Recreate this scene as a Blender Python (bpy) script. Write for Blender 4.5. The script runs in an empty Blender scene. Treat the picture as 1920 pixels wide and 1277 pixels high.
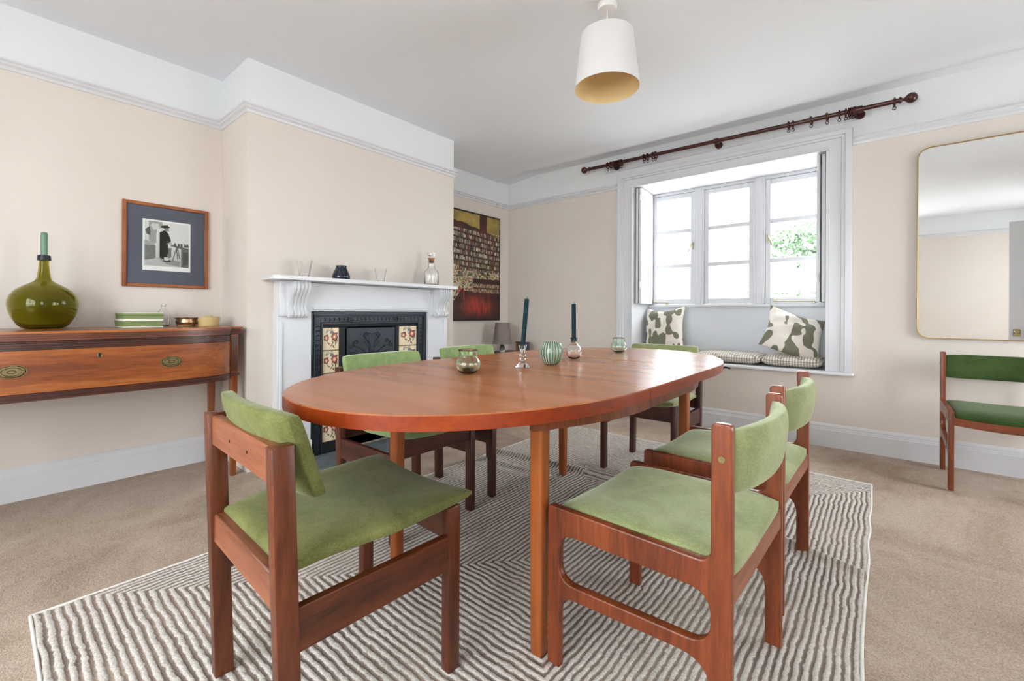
import bpy, bmesh, math, random
import numpy as np
from mathutils import Vector, Matrix
random.seed(7); rng = np.random.default_rng(7)
scene = bpy.context.scene
COL = scene.collection

# ------------------------------------------------------------------ camera, world, light, exposure
cam_d = bpy.data.cameras.new('camera'); cam = bpy.data.objects.new('camera', cam_d); COL.objects.link(cam)
cam_d.sensor_width = 36; cam_d.lens = 829.1 / 1920 * 36; cam_d.shift_y = -52.4 / 1920
cam_d.clip_start = 0.02; cam_d.clip_end = 200
cam.matrix_world = Matrix.Translation((0, 0, 0.96)) @ Matrix.Rotation(0.6954, 4, 'Z') @ Matrix.Rotation(math.pi / 2, 4, 'X') @ Matrix.Rotation(0.005, 4, 'Z')
scene.camera = cam
scene.view_settings.view_transform = 'Standard'; scene.view_settings.look = 'None'
scene.view_settings.gamma = 1; scene.view_settings.use_curve_mapping = False
scene.view_settings.exposure = 1.16
w = bpy.data.worlds.new('overcast_sky'); scene.world = w; w.use_nodes = True
WN = w.node_tree.nodes; bg = WN['Background']
bg.inputs[0].default_value = (0.93, 0.965, 1.0, 1); bg.inputs[1].default_value = 6.9
scene.cycles.use_denoising = True; scene.cycles.denoiser = 'OPENIMAGEDENOISE'; scene.cycles.denoising_prefilter = 'ACCURATE'; scene.cycles.denoising_input_passes = 'RGB_ALBEDO_NORMAL'
scene.cycles.max_bounces = 12; scene.cycles.diffuse_bounces = 7; scene.cycles.transmission_bounces = 10
scene.cycles.transparent_max_bounces = 12; scene.cycles.sample_clamp_indirect = 8
scene.cycles.caustics_refractive = False; scene.cycles.caustics_reflective = False

def portal(name, loc, rot, sx, sy):
    l = bpy.data.lights.new(name, 'AREA'); l.shape = 'RECTANGLE'; l.size = sx; l.size_y = sy
    l.cycles.is_portal = True
    o = bpy.data.objects.new(name, l); o.location = loc; o.rotation_euler = rot; COL.objects.link(o)
portal('window_portal', (-1.08, 4.47, 1.6), (-math.pi / 2, 0, 0), 1.5, 1.2)
portal('rear_window_portal', (-0.9, -1.86, 1.375), (math.pi / 2, 0, 0), 2.3, 1.55)
portal('side_window_portal', (2.22, 3.25, 1.075), (0, math.pi / 2, 0), 1.6, 1.2)  # right-wall openings are added for extra light
portal('side_window_portal', (2.22, -0.7, 1.4), (0, math.pi / 2, 0), 1.6, 0.8)

# ------------------------------------------------------------------ materials
MAT = {}
def new_mat(name):
    m = bpy.data.materials.new(name); m.use_nodes = True; MAT[name] = m
    nt = m.node_tree; return m, nt, nt.nodes['Principled BSDF']
def N(nt, t, **k):
    n = nt.nodes.new(t)
    for a, v in k.items():
        if a in n.inputs: n.inputs[a].default_value = v
        else: setattr(n, a, v)
    return n
def srgb(r, g, b):
    f = lambda c: ((c / 255 + 0.055) / 1.055) ** 2.4 if c > 10 else c / 255 / 12.92
    return (f(r), f(g), f(b), 1)
def ramp(nt, stops, fac):
    n = nt.nodes.new('ShaderNodeValToRGB'); e = n.color_ramp.elements
    while len(e) < len(stops): e.new(0.5)
    for i, (p, c) in enumerate(stops): e[i].position = p; e[i].color = c
    nt.links.new(fac, n.inputs[0]); return n
def coords(nt, scale=(1, 1, 1), kind='Object'):
    tc = nt.nodes.new('ShaderNodeTexCoord'); mp = nt.nodes.new('ShaderNodeMapping')
    mp.inputs['Scale'].default_value = scale; nt.links.new(tc.outputs[kind], mp.inputs[0]); return mp.outputs[0]
def bump(nt, bsdf, height, strength=0.2, dist=0.002):
    b = N(nt, 'ShaderNodeBump', Strength=strength, Distance=dist); nt.links.new(height, b.inputs['Height']); nt.links.new(b.outputs[0], bsdf.inputs['Normal'])
def plain(name, col, rough=0.5, metal=0, var=0.06, scale=6, bstr=0.0, bscale=200, bdist=0.001, **extra):
    m, nt, b = new_mat(name)
    v = coords(nt); n = N(nt, 'ShaderNodeTexNoise', Scale=scale, Detail=4.0); nt.links.new(v, n.inputs['Vector'])
    d = tuple(c * (1 - var) for c in col[:3]) + (1,); l = tuple(min(1, c * (1 + var)) for c in col[:3]) + (1,)
    r = ramp(nt, [(0.3, d), (0.7, l)], n.outputs[0]); nt.links.new(r.outputs[0], b.inputs['Base Color'])
    b.inputs['Roughness'].default_value = rough; b.inputs['Metallic'].default_value = metal
    for k, x in extra.items(): b.inputs[k.replace('_', ' ')].default_value = x
    if bstr:
        n2 = N(nt, 'ShaderNodeTexNoise', Scale=bscale, Detail=3.0); nt.links.new(v, n2.inputs['Vector']); bump(nt, b, n2.outputs[0], bstr, bdist)
    return m
def wood(name, dark, mid, light, axis='Y', rough=0.35, sc=9, coat=0.0, fine=0.35, bst=0.12, dist=0.35):
    for ax in ('X', 'Y', 'Z'):
        m, nt, b = new_mat(name + '_' + ax)
        s = {'X': (0.09, 1, 1), 'Y': (1, 0.09, 1), 'Z': (1, 1, 0.09)}[ax]
        v = coords(nt, s)
        n1 = N(nt, 'ShaderNodeTexNoise', Scale=sc, Detail=5.0, Roughness=0.6, Distortion=dist); nt.links.new(v, n1.inputs['Vector'])
        n2 = N(nt, 'ShaderNodeTexNoise', Scale=sc * 9, Detail=3.0, Roughness=0.7); nt.links.new(v, n2.inputs['Vector'])
        mx = N(nt, 'ShaderNodeMix'); mx.inputs[0].default_value = fine
        nt.links.new(n1.outputs[0], mx.inputs[2]); nt.links.new(n2.outputs[0], mx.inputs[3])
        r = ramp(nt, [(0.34, dark), (0.5, mid), (0.66, light)], mx.outputs[0])
        nt.links.new(r.outputs[0], b.inputs['Base Color'])
        rr = ramp(nt, [(0.3, (rough * 1.25,) * 3 + (1,)), (0.7, (rough * 0.85,) * 3 + (1,))], mx.outputs[0]); b.inputs['Roughness'].default_value = rough
        if bst > 0: nt.links.new(rr.outputs[0], b.inputs['Roughness'])
        b.inputs['Coat Weight'].default_value = coat; b.inputs['Coat Roughness'].default_value = 0.12
        if bst > 0: bump(nt, b, n2.outputs[0], bst, 0.0006)
def glass(name, col, rough=0.02, ior=1.45):
    m, nt, b = new_mat(name)
    v = coords(nt); n = N(nt, 'ShaderNodeTexNoise', Scale=40.0, Detail=2.0); nt.links.new(v, n.inputs['Vector'])
    b.inputs['Base Color'].default_value = col; b.inputs['Transmission Weight'].default_value = 1; b.inputs['Roughness'].default_value = rough; b.inputs['IOR'].default_value = ior
    bump(nt, b, n.outputs[0], 0.08, 0.001); return m
def pane_glass(name, misted=False):
    m, nt, b = new_mat(name); out = nt.nodes['Material Output']
    tr = N(nt, 'ShaderNodeBsdfTransparent'); tr.inputs[0].default_value = (0.97, 0.985, 0.98, 1)
    gl = N(nt, 'ShaderNodeBsdfGlossy', Roughness=0.02); mix = N(nt, 'ShaderNodeMixShader'); mix.inputs[0].default_value = 0.06
    nt.links.new(tr.outputs[0], mix.inputs[1]); nt.links.new(gl.outputs[0], mix.inputs[2]); last = mix.outputs[0]
    if misted:
        tc = nt.nodes.new('ShaderNodeTexCoord'); mp = nt.nodes.new('ShaderNodeMapping'); mp.inputs['Scale'].default_value = (6.6, 0, 8.4)
        nt.links.new(tc.outputs['Object'], mp.inputs[0])
        nz = N(nt, 'ShaderNodeTexNoise', Scale=3.0, Detail=3.0); nt.links.new(mp.outputs[0], nz.inputs['Vector'])
        ln = N(nt, 'ShaderNodeVectorMath', operation='LENGTH'); nt.links.new(mp.outputs[0], ln.inputs[0])
        ad = N(nt, 'ShaderNodeMath', operation='ADD'); nt.links.new(ln.outputs['Value'], ad.inputs[0]); nt.links.new(nz.outputs[0], ad.inputs[1])
        r = ramp(nt, [(0.0, (1, 1, 1, 1)), (0.42, (1, 1, 1, 1)), (0.52, (0, 0, 0, 1))], ad.outputs[0])
        dv = N(nt, 'ShaderNodeMath', operation='MULTIPLY'); dv.inputs[1].default_value = 0.38; nt.links.new(ad.outputs[0], dv.inputs[0]); nt.links.new(dv.outputs[0], r.inputs[0])
        td = N(nt, 'ShaderNodeBsdfTranslucent'); td.inputs[0].default_value = (0.95, 0.95, 0.95, 1)
        m2 = N(nt, 'ShaderNodeMixShader'); nt.links.new(r.outputs[0], m2.inputs[0]); nt.links.new(last, m2.inputs[1]); nt.links.new(td.outputs[0], m2.inputs[2]); last = m2.outputs[0]
    nt.links.new(last, out.inputs['Surface']); return m
def velvet(name, dark, light, sheen=0.45):
    m, nt, b = new_mat(name)
    v = coords(nt); n1 = N(nt, 'ShaderNodeTexNoise', Scale=5.5, Detail=5.0, Roughness=0.65, Distortion=0.8); n2 = N(nt, 'ShaderNodeTexNoise', Scale=220.0, Detail=2.0)
    nt.links.new(v, n1.inputs['Vector']); nt.links.new(v, n2.inputs['Vector'])
    mx = N(nt, 'ShaderNodeMix'); mx.inputs[0].default_value = 0.3; nt.links.new(n1.outputs[0], mx.inputs[2]); nt.links.new(n2.outputs[0], mx.inputs[3])
    r = ramp(nt, [(0.35, dark), (0.65, light)], mx.outputs[0]); nt.links.new(r.outputs[0], b.inputs['Base Color'])
    b.inputs['Roughness'].default_value = 0.85; b.inputs['Sheen Weight'].default_value = sheen; b.inputs['Sheen Roughness'].default_value = 0.4
    b.inputs['Sheen Tint'].default_value = (0.8, 0.85, 0.65, 1); b.inputs['Specular IOR Level'].default_value = 0.2
    bump(nt, b, n2.outputs[0], 0.25, 0.001)
def vcol(name, rough=0.6, spec=0.5):
    m, nt, b = new_mat(name); a = N(nt, 'ShaderNodeAttribute', attribute_name='col'); nt.links.new(a.outputs['Color'], b.inputs['Base Color'])
    b.inputs['Roughness'].default_value = rough; b.inputs['Specular IOR Level'].default_value = spec; return m

# two-tone wall paint: cream below the picture rail, white above
m, nt, b = new_mat('wall_paint')
g = N(nt, 'ShaderNodeNewGeometry'); sp = N(nt, 'ShaderNodeSeparateXYZ'); nt.links.new(g.outputs['Position'], sp.inputs[0])
gt = N(nt, 'ShaderNodeMath', operation='GREATER_THAN'); gt.inputs[1].default_value = 2.195; nt.links.new(sp.outputs['Z'], gt.inputs[0])
n = N(nt, 'ShaderNodeTexNoise', Scale=1.5, Detail=3.0); nt.links.new(g.outputs['Position'], n.inputs['Vector'])
r = ramp(nt, [(0.3, srgb(216, 206, 197)), (0.7, srgb(220, 211, 202))], n.outputs[0])
mx = N(nt, 'ShaderNodeMix', data_type='RGBA'); nt.links.new(gt.outputs[0], mx.inputs[0]); nt.links.new(r.outputs[0], mx.inputs[6]); mx.inputs[7].default_value = srgb(226, 228, 230)
nt.links.new(mx.outputs[2], b.inputs['Base Color']); b.inputs['Roughness'].default_value = 0.75
n2 = N(nt, 'ShaderNodeTexNoise', Scale=90.0, Detail=2.0); nt.links.new(g.outputs['Position'], n2.inputs['Vector']); bump(nt, b, n2.outputs[0], 0.05, 0.001)
plain('ceiling_paint', srgb(228, 231, 236), 0.85, var=0.01, scale=1.2)
plain('white_gloss', srgb(214, 215, 219), 0.32, var=0.01, scale=3)
plain('shade_white', srgb(224, 223, 222), 0.8, var=0.01, bstr=0.1, bscale=300)
plain('shade_lining', srgb(226, 200, 150), 0.6, var=0.03)
plain('plastic_white', srgb(232, 231, 232), 0.35, var=0.01)
plain('iron_black', srgb(40, 45, 54), 0.42, 0.3, var=0.25, scale=12, bstr=0.3, bscale=60, bdist=0.002)
plain('iron_dark', srgb(18, 19, 24), 0.55, 0.2, var=0.2, scale=12)
plain('slate', srgb(98, 106, 112), 0.5, var=0.3, scale=9, bstr=0.3, bscale=30, bdist=0.003)
plain('brass_old', srgb(140, 125, 88), 0.38, 0.85, var=0.2, scale=60)
plain('brass_pale', srgb(190, 180, 150), 0.35, 0.4, var=0.1)
plain('brass_gold', srgb(176, 142, 84), 0.3, 0.9, var=0.1, scale=40)
plain('copper_silver', srgb(190, 158, 120), 0.32, 0.95, var=0.3, scale=50)
plain('keyhole_black', srgb(8, 8, 8), 0.8)
plain('candle_teal', srgb(10, 40, 48), 0.55, var=0.08, scale=30, Specular_IOR_Level=0.15)
plain('candle_sage', srgb(102, 140, 116), 0.45, var=0.1, scale=40)
plain('wax_navy', srgb(18, 26, 44), 0.45, var=0.1)
plain('wax_white', srgb(235, 232, 222), 0.5, var=0.02)
plain('box_green', srgb(122, 138, 86), 0.7, var=0.04)
plain('box_white', srgb(240, 239, 234), 0.6, var=0.01)
plain('box_beige', srgb(192, 168, 118), 0.6, var=0.04)
plain('jar_navy', srgb(22, 32, 48), 0.15, var=0.2)
plain('cork', srgb(150, 98, 55), 0.8, var=0.3, scale=120)
plain('grey_shade', srgb(128, 116, 110), 0.85, var=0.04, bstr=0.2)
plain('black_paint', srgb(24, 22, 26), 0.4, var=0.1)
plain('navy_box', srgb(28, 32, 52), 0.5, var=0.1)
plain('brown_box', srgb(126, 78, 40), 0.5, var=0.2, scale=30)
plain('mat_blue', srgb(90, 93, 107), 0.8, var=0.03)
plain('metal_dark', srgb(40, 36, 38), 0.4, 0.7)
plain('grey_panel', srgb(216, 219, 225), 0.4, var=0.01)
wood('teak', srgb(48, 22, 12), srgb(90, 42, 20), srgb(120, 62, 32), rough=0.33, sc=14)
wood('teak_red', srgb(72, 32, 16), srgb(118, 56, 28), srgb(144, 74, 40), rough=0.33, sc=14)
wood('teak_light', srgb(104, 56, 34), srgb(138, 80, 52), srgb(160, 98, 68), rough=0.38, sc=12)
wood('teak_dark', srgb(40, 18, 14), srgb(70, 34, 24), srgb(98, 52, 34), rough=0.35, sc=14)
wood('table_top', srgb(152, 88, 50), srgb(172, 104, 60), srgb(186, 118, 74), rough=0.26, sc=8, coat=0.0, fine=0.12, bst=0.0, dist=0.0)
wood('table_edge', srgb(112, 38, 8), srgb(138, 50, 12), srgb(158, 68, 22), rough=0.3, sc=10)
wood('table_leg', srgb(128, 64, 24), srgb(154, 82, 36), srgb(172, 98, 48), rough=0.3, sc=8)
wood('mahogany', srgb(90, 40, 14), srgb(138, 72, 30), srgb(176, 104, 50), rough=0.3, sc=10, coat=0.25)
wood('mahogany_dark', srgb(44, 20, 14), srgb(74, 36, 24), srgb(98, 52, 34), rough=0.3, sc=12, coat=0.2)
wood('mahogany_mid', srgb(66, 32, 20), srgb(104, 54, 34), srgb(134, 76, 50), rough=0.3, sc=12, coat=0.2)
wood('apron_wood', srgb(84, 42, 24), srgb(116, 60, 34), srgb(142, 80, 48), rough=0.35, sc=24)
wood('rod_wood', srgb(40, 14, 12), srgb(64, 24, 20), srgb(84, 34, 28), rough=0.22, sc=14)
wood('frame_wood', srgb(120, 64, 34), srgb(150, 86, 46), srgb(170, 102, 60), rough=0.4, sc=14)
velvet('velvet_olive', srgb(84, 88, 44), srgb(124, 126, 74), 0.28)
velvet('velvet_light', srgb(112, 134, 82), srgb(148, 166, 112), 0.6)  # same green velvet, window light painted in as a paler tone
velvet('velvet_deep', srgb(38, 58, 26), srgb(66, 86, 42), 0.2)
velvet('velvet_window_sheen', srgb(120, 130, 82), srgb(164, 172, 124), 0.65)  # same green velvet, sheen from the window painted in paler and greyer
glass('glass_clear', (0.985, 0.99, 0.99, 1), 0.0)
glass('glass_olive', (0.47, 0.45, 0.10, 1), 0.02, 1.3)
glass('glass_green', (0.80, 0.90, 0.78, 1), 0.0)
glass('glass_mint', (0.82, 0.93, 0.86, 1), 0.0)
pane_glass('window_glass'); pane_glass('misted_glass', True)
m, nt, b = new_mat('mirror_silver'); b.inputs['Metallic'].default_value = 1; b.inputs['Roughness'].default_value = 0.01; b.inputs['Base Color'].default_value = (0.93, 0.94, 0.94, 1)
m, nt, b = new_mat('picture_glass'); out = nt.nodes['Material Output']
tr = N(nt, 'ShaderNodeBsdfTransparent'); gl = N(nt, 'ShaderNodeBsdfGlossy', Roughness=0.01); fr = N(nt, 'ShaderNodeFresnel', IOR=1.16); mix = N(nt, 'ShaderNodeMixShader')
nt.links.new(fr.outputs[0], mix.inputs[0]); nt.links.new(tr.outputs[0], mix.inputs[1]); nt.links.new(gl.outputs[0], mix.inputs[2]); nt.links.new(mix.outputs[0], out.inputs['Surface'])
vcol('oil_paint', 0.45); vcol('etching', 0.9, 0.1); vcol('tile_glaze', 0.15)
# carpet
m, nt, b = new_mat('carpet')
v = coords(nt); n1 = N(nt, 'ShaderNodeTexNoise', Scale=1.6, Detail=5.0, Roughness=0.65, Distortion=0.8); n2 = N(nt, 'ShaderNodeTexNoise', Scale=260.0, Detail=3.0)
nt.links.new(v, n1.inputs['Vector']); nt.links.new(v, n2.inputs['Vector'])
mx = N(nt, 'ShaderNodeMix'); mx.inputs[0].default_value = 0.5; nt.links.new(n1.outputs[0], mx.inputs[2]); nt.links.new(n2.outputs[0], mx.inputs[3])
r = ramp(nt, [(0.36, srgb(142, 122, 106)), (0.5, srgb(178, 160, 144)), (0.64, srgb(202, 187, 173))], mx.outputs[0]); nt.links.new(r.outputs[0], b.inputs['Base Color'])
b.inputs['Roughness'].default_value = 0.95; b.inputs['Specular IOR Level'].default_value = 0.1; bump(nt, b, n2.outputs[0], 0.6, 0.004)
# rug pile: the stripe distance is stored on the mesh
m, nt, b = new_mat('rug_pile')
a = N(nt, 'ShaderNodeAttribute', attribute_name='stripe'); v = coords(nt)
n2 = N(nt, 'ShaderNodeTexNoise', Scale=170.0, Detail=3.0); nt.links.new(v, n2.inputs['Vector'])
sb = N(nt, 'ShaderNodeMath', operation='MULTIPLY_ADD'); sb.inputs[1].default_value = 0.34; nt.links.new(n2.outputs[0], sb.inputs[0]); nt.links.new(a.outputs['Fac'], sb.inputs[2])
n3 = N(nt, 'ShaderNodeTexNoise', Scale=2.2, Detail=3.0); nt.links.new(v, n3.inputs['Vector'])
r = ramp(nt, [(0.42, (0, 0, 0, 1)), (0.66, (1, 1, 1, 1))], sb.outputs[0])
rd = ramp(nt, [(0.35, srgb(120, 107, 100)), (0.65, srgb(158, 142, 128))], n3.outputs[0])
rl = ramp(nt, [(0.3, srgb(196, 188, 180)), (0.7, srgb(222, 217, 211))], n2.outputs[0])
mx = N(nt, 'ShaderNodeMix', data_type='RGBA'); nt.links.new(r.outputs[0], mx.inputs[0]); nt.links.new(rd.outputs[0], mx.inputs[6]); nt.links.new(rl.outputs[0], mx.inputs[7])
nt.links.new(mx.outputs[2], b.inputs['Base Color']); b.inputs['Roughness'].default_value = 0.95; b.inputs['Specular IOR Level'].default_value = 0.1
bump(nt, b, n2.outputs[0], 0.7, 0.004)
plain('rug_binding', srgb(228, 224, 218), 0.9, var=0.05, scale=80)
# gingham
m, nt, b = new_mat('gingham')
tc = nt.nodes.new('ShaderNodeTexCoord'); sp = N(nt, 'ShaderNodeSeparateXYZ'); nt.links.new(tc.outputs['Object'], sp.inputs[0])
def chk(out_, per):
    q = N(nt, 'ShaderNodeMath', operation='MULTIPLY'); q.inputs[1].default_value = 1 / per; nt.links.new(out_, q.inputs[0])
    f = N(nt, 'ShaderNodeMath', operation='FRACT'); nt.links.new(q.outputs[0], f.inputs[0])
    gt_ = N(nt, 'ShaderNodeMath', operation='GREATER_THAN'); gt_.inputs[1].default_value = 0.5; nt.links.new(f.outputs[0], gt_.inputs[0]); return gt_.outputs[0]
yz = N(nt, 'ShaderNodeMath', operation='SUBTRACT'); nt.links.new(sp.outputs['Y'], yz.inputs[0]); nt.links.new(sp.outputs['Z'], yz.inputs[1])
ad = N(nt, 'ShaderNodeMath', operation='ADD'); nt.links.new(chk(sp.outputs['X'], 0.019), ad.inputs[0]); nt.links.new(chk(yz.outputs[0], 0.017), ad.inputs[1])
hf = N(nt, 'ShaderNodeMath', operation='MULTIPLY'); hf.inputs[1].default_value = 0.5; nt.links.new(ad.outputs[0], hf.inputs[0])
r = ramp(nt, [(0.0, srgb(232, 226, 216)), (0.5, srgb(186, 178, 166)), (1.0, srgb(134, 126, 114))], hf.outputs[0]); nt.links.new(r.outputs[0], b.inputs['Base Color']); b.inputs['Roughness'].default_value = 0.9
# printed cushion: large blobs
def blob_mat(name, off):
    m, nt, b = new_mat(name)
    tc = nt.nodes.new('ShaderNodeTexCoord'); mp = nt.nodes.new('ShaderNodeMapping'); mp.inputs['Location'].default_value = off; mp.inputs['Scale'].default_value = (1.5, 0.4, 1)
    nt.links.new(tc.outputs['Object'], mp.inputs[0])
    vo = N(nt, 'ShaderNodeTexVoronoi', Scale=9.0, feature='SMOOTH_F1', Smoothness=0.35); nt.links.new(mp.outputs[0], vo.inputs['Vector'])
    n = N(nt, 'ShaderNodeTexNoise', Scale=8.5, Detail=0.5, Distortion=0.7); nt.links.new(mp.outputs[0], n.inputs['Vector'])
    ad = N(nt, 'ShaderNodeMath', operation='ADD'); nt.links.new(vo.outputs['Distance'], ad.inputs[0]); nt.links.new(n.outputs[0], ad.inputs[1])
    r = ramp(nt, [(0.0, srgb(118, 118, 98)), (0.5, srgb(226, 218, 208))], n.outputs[0]); r.color_ramp.interpolation = 'CONSTANT'
    r.color_ramp.elements[1].position = 0.575
    h = N(nt, 'ShaderNodeMath', operation='MULTIPLY'); h.inputs[1].default_value = 0.58; nt.links.new(ad.outputs[0], h.inputs[0]); nt.links.new(h.outputs[0], r.inputs[0])
    nt.links.new(r.outputs[0], b.inputs['Base Color']); b.inputs['Roughness'].default_value = 0.9
blob_mat('print_cushion_a', (0.13, 0, 0.02)); blob_mat('print_cushion_b', (3.3, 0, 1.7))
# outside
plain('leaf_green', srgb(116, 138, 112), 0.6, var=0.4, scale=3)
plain('bark', srgb(96, 80, 64), 0.9, var=0.2)
plain('bounce_pale', srgb(222, 220, 217), 0.9, var=0.08, scale=3)  # unseen ground, made pale so it bounces light onto the ceiling
# ribbed bowl: glass body stripes
m, nt, b = new_mat('ribbed_glass')
tc = nt.nodes.new('ShaderNodeTexCoord'); sp = N(nt, 'ShaderNodeSeparateXYZ'); nt.links.new(tc.outputs['Object'], sp.inputs[0])
at = N(nt, 'ShaderNodeMath', operation='ARCTAN2'); nt.links.new(sp.outputs['Y'], at.inputs[0]); nt.links.new(sp.outputs['X'], at.inputs[1])
ml = N(nt, 'ShaderNodeMath', operation='MULTIPLY'); ml.inputs[1].default_value = 24; nt.links.new(at.outputs[0], ml.inputs[0])
sn = N(nt, 'ShaderNodeMath', operation='SINE'); nt.links.new(ml.outputs[0], sn.inputs[0])
r = ramp(nt, [(0.45, srgb(104, 138, 112)), (0.75, srgb(226, 234, 218))], sn.outputs[0]); nt.links.new(r.outputs[0], b.inputs['Base Color'])
b.inputs['Roughness'].default_value = 0.12; b.inputs['Transmission Weight'].default_value = 0.35

# ------------------------------------------------------------------ helpers
def bx(bm, x0, x1, y0, y1, z0, z1, bev=0.0, seg=1, rot=None, piv=None):
    t = bmesh.new(); bmesh.ops.create_cube(t, size=1)
    for v in t.verts: v.co = Vector(((x0 + x1) / 2 + v.co.x * (x1 - x0), (y0 + y1) / 2 + v.co.y * (y1 - y0), (z0 + z1) / 2 + v.co.z * (z1 - z0)))
    if bev: bmesh.ops.bevel(t, geom=t.edges[:], offset=bev, segments=seg, affect='EDGES', profile=0.5)
    if rot is not None: bmesh.ops.rotate(t, verts=t.verts, cent=piv or Vector((0, 0, 0)), matrix=rot)
    add(bm, t); t.free()
def add(bm, t):
    me = bpy.data.meshes.new('tmp'); t.to_mesh(me); bm.from_mesh(me); bpy.data.meshes.remove(me)
def lathe(bm, prof, seg=32, cx=0, cy=0, rib=0, amp=0):
    rings = []
    for r, z in prof:
        if r < 1e-5: rings.append([bm.verts.new((cx, cy, z))])
        else: rings.append([bm.verts.new((cx + (r + (amp * math.cos(rib * 2 * math.pi * i / seg) if rib else 0)) * math.cos(2 * math.pi * i / seg), cy + (r + (amp * math.cos(rib * 2 * math.pi * i / seg) if rib else 0)) * math.sin(2 * math.pi * i / seg), z)) for i in range(seg)])
    for a_, b_ in zip(rings, rings[1:]):
        if len(a_) == 1 and len(b_) == 1: continue
        for i in range(seg):
            j = (i + 1) % seg
            if len(a_) == 1: bm.faces.new((a_[0], b_[j], b_[i]))
            elif len(b_) == 1: bm.faces.new((a_[i], a_[j], b_[0]))
            else: bm.faces.new((a_[i], a_[j], b_[j], b_[i]))
def tube(bm, pts, r, seg=10, closed=False):
    pts = [Vector(p) for p in pts]; n = len(pts); rings = []
    for i, p in enumerate(pts):
        t = (pts[(i + 1) % n] - pts[i - 1]) if (closed or 0 < i < n - 1) else (pts[1] - pts[0] if i == 0 else pts[-1] - pts[-2])
        t.normalize(); up = Vector((0, 0, 1)) if abs(t.z) < 0.95 else Vector((1, 0, 0))
        u = t.cross(up).normalized(); v_ = u.cross(t); rr = r[i] if isinstance(r, (list, tuple)) else r
        rings.append([bm.verts.new(p + (u * math.cos(2 * math.pi * k / seg) + v_ * math.sin(2 * math.pi * k / seg)) * rr) for k in range(seg)])
    m_ = n if closed else n - 1
    for i in range(m_):
        a_, b_ = rings[i], rings[(i + 1) % n]
        for k in range(seg): bm.faces.new((a_[k], b_[k], b_[(k + 1) % seg], a_[(k + 1) % seg]))
    if not closed: bm.faces.new(rings[0]); bm.faces.new(rings[-1][::-1])
def prism(bm, poly, axis, a0, a1):
    """poly of (u,v); axis 'X' -> (y,z) extruded in x, 'Y' -> (x,z), 'Z' -> (x,y)"""
    f = {'X': lambda p, a: (a, p[0], p[1]), 'Y': lambda p, a: (p[0], a, p[1]), 'Z': lambda p, a: (p[0], p[1], a)}[axis]
    A = [bm.verts.new(f(p, a0)) for p in poly]; B = [bm.verts.new(f(p, a1)) for p in poly]; n = len(poly)
    bm.faces.new(A); bm.faces.new(B[::-1])
    for i in range(n): bm.faces.new((A[i], B[i], B[(i + 1) % n], A[(i + 1) % n]))
def finish(bm):
    bmesh.ops.recalc_face_normals(bm, faces=bm.faces[:]); return bm
def link_mesh(name, me, mat, parent=None, smooth=0):
    if mat: me.materials.clear(); me.materials.append(MAT[mat])
    o = bpy.data.objects.new(name, me); COL.objects.link(o)
    if parent: o.parent = parent
    if smooth:
        me.polygons.foreach_set('use_smooth', [True] * len(me.polygons))
        if smooth < 180:
            me.set_sharp_from_angle(angle=math.radians(smooth))
    return o
def obj(name, bm, mat, parent=None, smooth=40):
    finish(bm); me = bpy.data.meshes.new(name); bm.to_mesh(me); bm.free(); return link_mesh(name, me, mat, parent, smooth)
def box(name, x0, x1, y0, y1, z0, z1, mat, parent=None, bev=0.002, seg=1):
    bm = bmesh.new(); bx(bm, x0, x1, y0, y1, z0, z1, bev, seg); return obj(name, bm, mat, parent)
def tag(o, label, cat, group=None):
    o['label'] = label; o['category'] = cat
    if group: o['group'] = group
    return o
def thing(name, label, cat, loc=(0, 0, 0), rz=0, group=None):
    o = bpy.data.objects.new(name, None); COL.objects.link(o); o.empty_display_size = 0.1
    o.location = loc; o.rotation_euler = (0, 0, math.radians(rz)); return tag(o, label, cat, group)
def struct(o): o['kind'] = 'structure'; return o
def dup(root, loc=None, rz=None, label=None, group=None, mats=None):
    def cp(o, par):
        c = o.copy(); COL.objects.link(c); c.parent = par
        for ch in list(o.children): cp(ch, c)
        return c
    r_ = cp(root, root.parent)
    if loc: r_.location = loc
    if rz is not None: r_.rotation_euler = (0, 0, math.radians(rz))
    if label: r_['label'] = label
    if group: r_['group'] = group
    if mats:
        for c in r_.children_recursive:
            for a_, b_ in mats.items():
                if c.type == 'MESH' and c.data.materials and c.data.materials[0].name in (a_, a_ + '_X', a_ + '_Y', a_ + '_Z'):
                    c.data = c.data.copy(); c.data.materials[0] = MAT[c.data.materials[0].name.replace(a_, b_)]; break
    return r_
def fillet(poly, rad, seg=6):
    """round the corners of a closed polygon; rad: one radius or one per corner"""
    out = []; n = len(poly)
    for i in range(n):
        p = Vector(poly[i]); a_ = Vector(poly[i - 1]); b_ = Vector(poly[(i + 1) % n]); r_ = rad[i] if isinstance(rad, (list, tuple)) else rad
        if r_ <= 0: out.append(tuple(p)); continue
        d1 = (a_ - p); d2 = (b_ - p); r_ = min(r_, d1.length * 0.49, d2.length * 0.49); d1.normalize(); d2.normalize()
        s, e_ = p + d1 * r_, p + d2 * r_
        for k in range(seg + 1):
            t = k / seg; out.append(tuple((1 - t) ** 2 * s + 2 * t * (1 - t) * p + t * t * e_))
    return out
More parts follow.
